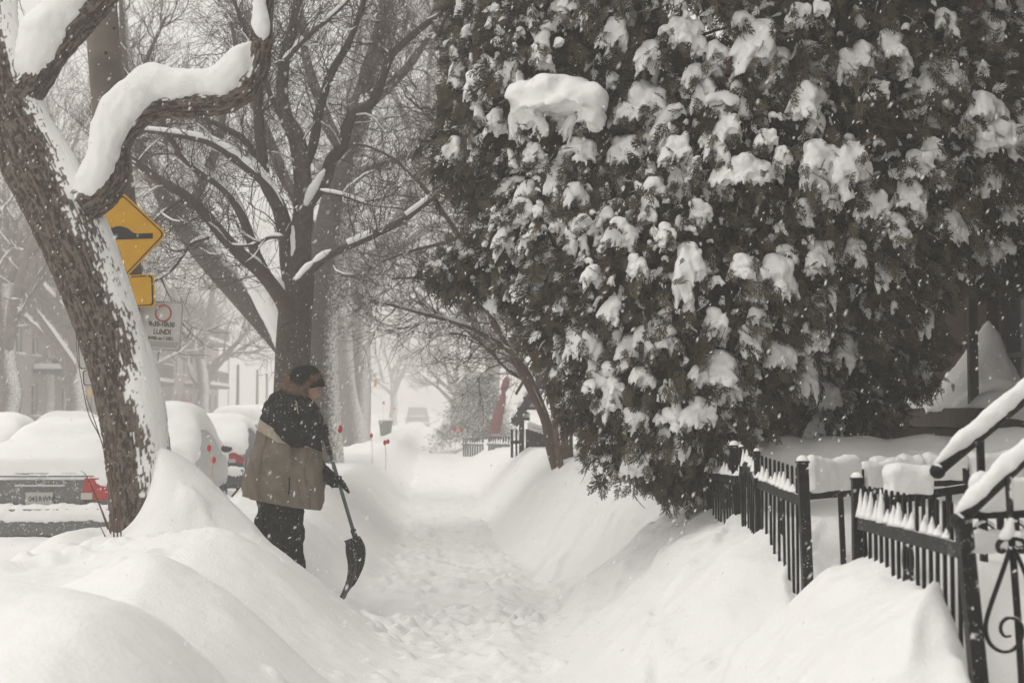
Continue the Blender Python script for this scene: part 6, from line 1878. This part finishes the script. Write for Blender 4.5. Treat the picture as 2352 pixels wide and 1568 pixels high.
# ------------------------------------------------------------------ green bin, red parasol, spruce, far steps and gate
def green_bin():
    b = P(886, 990, 78); b.z = hz(b.x, b.y)
    r = thing('wheeled_bin', b, 'dark green bin half buried on the left side of the far path', 'bin')
    G = mat('bin_green', (0.03, 0.055, 0.04), 0.6)
    mb = MB(); mb.add([(-0.26, -0.3, 0), (0.26, -0.3, 0), (0.26, 0.3, 0), (-0.26, 0.3, 0), (-0.34, -0.38, 0.75), (0.34, -0.38, 0.75), (0.34, 0.38, 0.75), (-0.34, 0.38, 0.75)], [(0,3,2,1),(0,1,5,4),(1,2,6,5),(2,3,7,6),(3,0,4,7),(4,5,6,7)])
    mb.build('body', G, r, local=True)
    MB().box((0, 0, 0.78), (0.74, 0.82, 0.05)).build('lid', G, r, local=True)
    me = rounded_block((0, 0, 0), (0.7, 0.75, 0.14), seed=4, vox=0.03); link('lid_snow', me, SNOW, r, loc=(0, 0, 0.87))
green_bin()
def parasol():
    D = 46.0; a, b = P(1166, 862, D), P(1132, 1000, D)
    r = thing('parasol', b, 'closed dark red parasol leaning behind the garden tree stems', 'parasol')
    M_ = mat('parasol_red', (0.17, 0.03, 0.035), 0.8, var=0.3, vscale=8, snow=0.03)
    d = b - a
    vs, fs = [], []; n = 20
    for j, (t, rad) in enumerate(((0.0, 0.02), (0.06, 0.11), (0.20, 0.14), (0.29, 0.06), (0.36, 0.12), (0.62, 0.16), (0.9, 0.17), (0.97, 0.15))):
        for k in range(n):
            an = 2 * math.pi * k / n; w = rad * (1 + 0.25 * math.cos(an * 5) * t)
            vs.append(a + d * t + Vector((w * math.cos(an), w * math.sin(an), 0)))
    for j in range(7):
        for k in range(n): fs.append((j*n+k, j*n+(k+1) % n, (j+1)*n+(k+1) % n, (j+1)*n+k))
    MB().add(vs, fs).build('cover', M_, r, True)
    MB().tube([a + Vector((0, 0, 0.1)), b - Vector((0, 0, 0.6))], 0.02, 8).build('pole', FRAME_W, r, True)
parasol()
def spruce():
    D = 58.0; b = P(1095, 1010, D); b.z = hz(b.x, b.y) - 0.1
    root = thing('spruce_tree', b, 'snow-dusted spruce with drooping boughs on the right of the far path', 'tree')
    rng = random.Random(17); sh = np.array(b)
    top = P(1105, 865, D)
    MB().tube([b, top], [0.12, 0.02], 10).build('trunk', BARK, root, True)
    V, T, SV = [], [], []
    H_ = top.z - b.z
    boughs = []
    for k in range(120):
        t = rng.random() ** 0.8; z = b.z + 0.15 + (H_ - 0.2) * t
        a = rng.uniform(0, 6.283); ln = (1 - t * 0.85) * rng.uniform(0.7, 1.35) * 1.9
        d = np.array([math.cos(a), math.sin(a), 0.05])
        p0 = np.array([b.x, b.y, z]); pts = [p0 + d * ln * s + np.array([0, 0, 0.12 * s - 0.45 * s * s * ln]) for s in np.linspace(0, 1, 7)]
        boughs.append((np.array(pts), np.linspace(0.02, 0.004, 7)))
        for i in range(1, 7):
            for _ in range(44):
                q = np.array(pts[i]) + 0.20 * np.array([rng.gauss(0, 1), rng.gauss(0, 1), rng.gauss(0, 0.6)])
                e = np.array([rng.gauss(0, 1) + d[0], rng.gauss(0, 1) + d[1], rng.gauss(-0.4, 0.6)]); e = e / np.linalg.norm(e) * rng.uniform(0.10, 0.22)
                s = np.cross(e, np.array(rdir(rng))); s = s / np.linalg.norm(s) * 0.013
                (V if rng.random() < 0.55 else SV).append([q, q + e * 0.5 + s, q + e, q + e * 0.5 - s])  # white blades are snow, increased so the spruce pales like haze
    link('boughs', tubes_mesh('boughs', [(p - sh, r) for p, r in boughs], lambda r: 4), BARK, root)
    V = np.array(V).reshape(-1, 3) - sh; me = mesh_np('needles', V, quads=np.arange(len(V)).reshape(-1, 4))
    tag(link('needles', me, mat('needle_green', (0.05, 0.06, 0.042), 0.8, var=0.3), root), kind='stuff')
    V = np.array(SV).reshape(-1, 3) - sh; me = mesh_np('snow', V, quads=np.arange(len(V)).reshape(-1, 4))
    tag(link('snow', me, SNOW, root), kind='stuff')
spruce()
def far_stair():
    D = 26.0; b = P(1215, 985, D); b.z = hz(b.x, b.y)
    root = thing('outside_stair', b, 'snow-capped outside stair climbing to the right behind the garden tree', 'stairs')
    for k in range(7):
        q = P(1195 + 14 * k, 962 - 24 * k, D + 0.1)
        MB().box(q, (0.34, 0.95, 0.045)).build('tread', FRAME_D, root)
        me = rounded_block((0, 0, 0), (0.33, 0.9, 0.11), seed=k, vox=0.03); link('tread_snow', me, SNOW_FINE, root, loc=q + Vector((0, 0, 0.07)) - b)
    for dy in (-0.5, 0.5):
        MB().bar(P(1180, 975, D) + Vector((0, dy, 0)), P(1300, 770, D) + Vector((0, dy, 0)), 0.04, 0.14).build('stringer', FRAME_D, root)
        MB().bar(P(1185, 905, D) + Vector((0, dy, 0)), P(1300, 705, D) + Vector((0, dy, 0)), 0.04, 0.05).build('rail', BLACK, root)
far_stair()
def far_gate():
    D = 27.0; b = P(1225, 1070, D); b.z = hz(b.x, b.y) - 0.2
    root = thing('dark_gate', b, 'dark boarded gate and posts beside the far bank, under the garden tree', 'gate')
    DG = mat('dark_gate_paint', (0.02, 0.022, 0.03), 0.6, var=0.3, snow=0.02)
    for k in range(6):
        q = P(1212 + 9.5 * k, 1020, D)
        t = P(1212 + 9.5 * k, 985 + 3 * k, D)
        MB().box((q.x, q.y, (t.z + b.z) / 2), (0.0775, 0.03, t.z - b.z)).build('board', DG, root)
    for px in (1198, 1266):
        q = P(px, 950 if px < 1230 else 975, D); MB().box((q.x, q.y, (q.z + b.z) / 2), (0.10, 0.10, q.z - b.z)).build('post', DG, root)
        me = rounded_block((0, 0, 0), (0.14, 0.14, 0.12), seed=px, vox=0.02); link('post_snow', me, SNOW_FINE, root, loc=q + Vector((0, 0, 0.06)) - b)
    MB().bar(P(1172, 1016, D), P(1204, 1014, D), 0.04, 0.06).build('rail', DG, root)
    q0, q1 = P(1212, 981, D), P(1262, 998, D)
    me = rounded_block((0, 0, 0), ((q1 - q0).length, 0.14, 0.13), seed=9, vox=0.02); link('gate_snow', me, SNOW_FINE, root, loc=(q0 + q1) / 2 + Vector((0, 0, 0.05)) - b, rot=(0, 0.3, 0))
    for px, w in ((1176, 0.05), (1186, 0.04)):
        q = P(px, 985, D); MB().box((q.x, q.y, (q.z + b.z) / 2), (w, w, q.z - b.z)).build('post', DG, root)
far_gate()
# far fence panels beyond the cedar
fa, fb = P(1362, 1040, 20.5), P(1432, 1046, 17.6)
rr_, _ = iron_panel('iron_fence', fa, fb, 10, 'black picket fence seen low down beneath the left edge of the cedar', 'iron fence panels along the path', top=0.18, wid=0.03, snow=False, ornament=False, seed=8)
MB().box(P(1428, 1080, 17.5), (0.14, 0.08, 0.62)).build('board', mat('slate_board', (0.07, 0.09, 0.10), 0.7), rr_)
for k, (x0, x1, d) in enumerate(((1060, 1110, 44), (1118, 1170, 36))):
    iron_panel('iron_fence', P(x0, 1018, d + 6), P(x1, 1020, d), 9, ('low dark fence farther along the right bank, at the foot of the spruce', 'low dark fence along the right bank between the spruce and the boarded gate')[k], 'iron fence panels along the path', top=0.2, wid=0.05, ornament=False, snow=True, seed=20 + k)

# ------------------------------------------------------------------ bare shoots by the trees
def shoots(name, label, d, stems, w):
    b = P(*stems[0][0], d); b.z = hz(b.x, b.y) - 0.1
    root = thing(name, b, label, 'shrub')
    for st in stems:
        pts = spline([tuple(P(x, y, d)) for x, y in st], 5)
        MB().tube([tuple(p) for p in pts], np.linspace(w, w * 0.35, len(pts)), 6).build('stem', TWIG_RED, root, True)
shoots('bare_shrub', 'thin bare shoots sprouting left of the leaning trunk', 10.3,
       [[(262, 1240), (258, 1150), (246, 1080), (232, 1010), (205, 955), (190, 890), (178, 820), (174, 760)], [(258, 1150), (240, 1040), (215, 960), (196, 905)], [(270, 1240), (268, 1130), (262, 1060), (258, 1000)],
        [(262, 1060), (270, 1000), (274, 960)], [(278, 1235), (276, 1150), (290, 1090), (302, 1050)], [(266, 1100), (240, 1050), (252, 1010)], [(255, 1225), (225, 1150), (200, 1095), (186, 1080)], [(248, 1215), (232, 1170), (212, 1120)],
        [(276, 1160), (262, 1080), (276, 1045), (296, 1036)], [(246, 1240), (226, 1200)], [(262, 1120), (280, 1100), (300, 1092)]], 0.0062)
shoots('bare_shrub', 'short knotty twig poking out of the drift behind the coat', 14.0,
       [[(532, 1140), (552, 1115), (562, 1085), (566, 1050)], [(552, 1115), (560, 1118), (572, 1112)], [(545, 1124), (538, 1112)], [(558, 1098), (550, 1090)]], 0.011)

# ------------------------------------------------------------------ falling snow
def flakes():
    rg = np.random.default_rng(99); n = 30000
    y = 4.0 + 22 * rg.random(n) ** 0.8
    x = rg.uniform(-0.46, 0.46, n) * (y + 1.0); z = CAMZ + (y + 0.5) * rg.uniform(-0.30, 0.42, n)
    p = np.stack([x, y, z], 1)
    keep = z > height(x, y, False) + 0.15
    p = p[keep]; n = len(p)
    r = rg.uniform(0.0016, 0.0040, n)
    ax = np.array([-0.42, 0.1, -0.9]) + 0.25 * rg.normal(size=(n, 3)); ax /= np.linalg.norm(ax, axis=1, keepdims=True)
    s = np.cross(ax, rg.normal(size=(n, 3))); s /= np.linalg.norm(s, axis=1, keepdims=True); t = np.cross(ax, s)
    l = (r * rg.uniform(1.5, 4.0, n))[:, None]; r = r[:, None]
    V = np.stack([p + ax * l, p - ax * l, p + s * r, p + t * r, p - s * r, p - t * r], 1)
    tri = np.array([[0, 2, 3], [0, 3, 4], [0, 4, 5], [0, 5, 2], [1, 3, 2], [1, 4, 3], [1, 5, 4], [1, 2, 5]])
    T = (np.arange(n)[:, None, None] * 6 + tri[None]).reshape(-1, 3)
    o = link('falling_snow', mesh_np('falling_snow', V.reshape(-1, 3), tris=T), mat('snowflake', (0.9, 0.9, 0.9), 0.9))
    tag(o, 'snowflakes drifting through the air', 'snow', kind='stuff')
flakes()

# ------------------------------------------------------------------ blowing snow in the air
def haze():
    mb = MB().box((-10, 140, 8.0), (440, 320, 19.0))
    o = mb.build('haze', None)
    m = bpy.data.materials.new('haze_air'); m.use_nodes = True
    N, L = m.node_tree.nodes, m.node_tree.links
    for n in list(N):
        if n.type != 'OUTPUT_MATERIAL': N.remove(n)
    out = [n for n in N if n.type == 'OUTPUT_MATERIAL'][0]
    v = N.new('ShaderNodeVolumePrincipled')
    v.inputs['Color'].default_value = (0.988, 0.970, 0.945, 1)
    v.inputs['Density'].default_value = 0.0068
    v.inputs['Anisotropy'].default_value = 0.1
    L.new(v.outputs[0], out.inputs['Volume'])
    o.data.materials.append(m)
    tag(o, 'pale veil of blowing snow filling the street air', 'haze', kind='stuff')
haze()
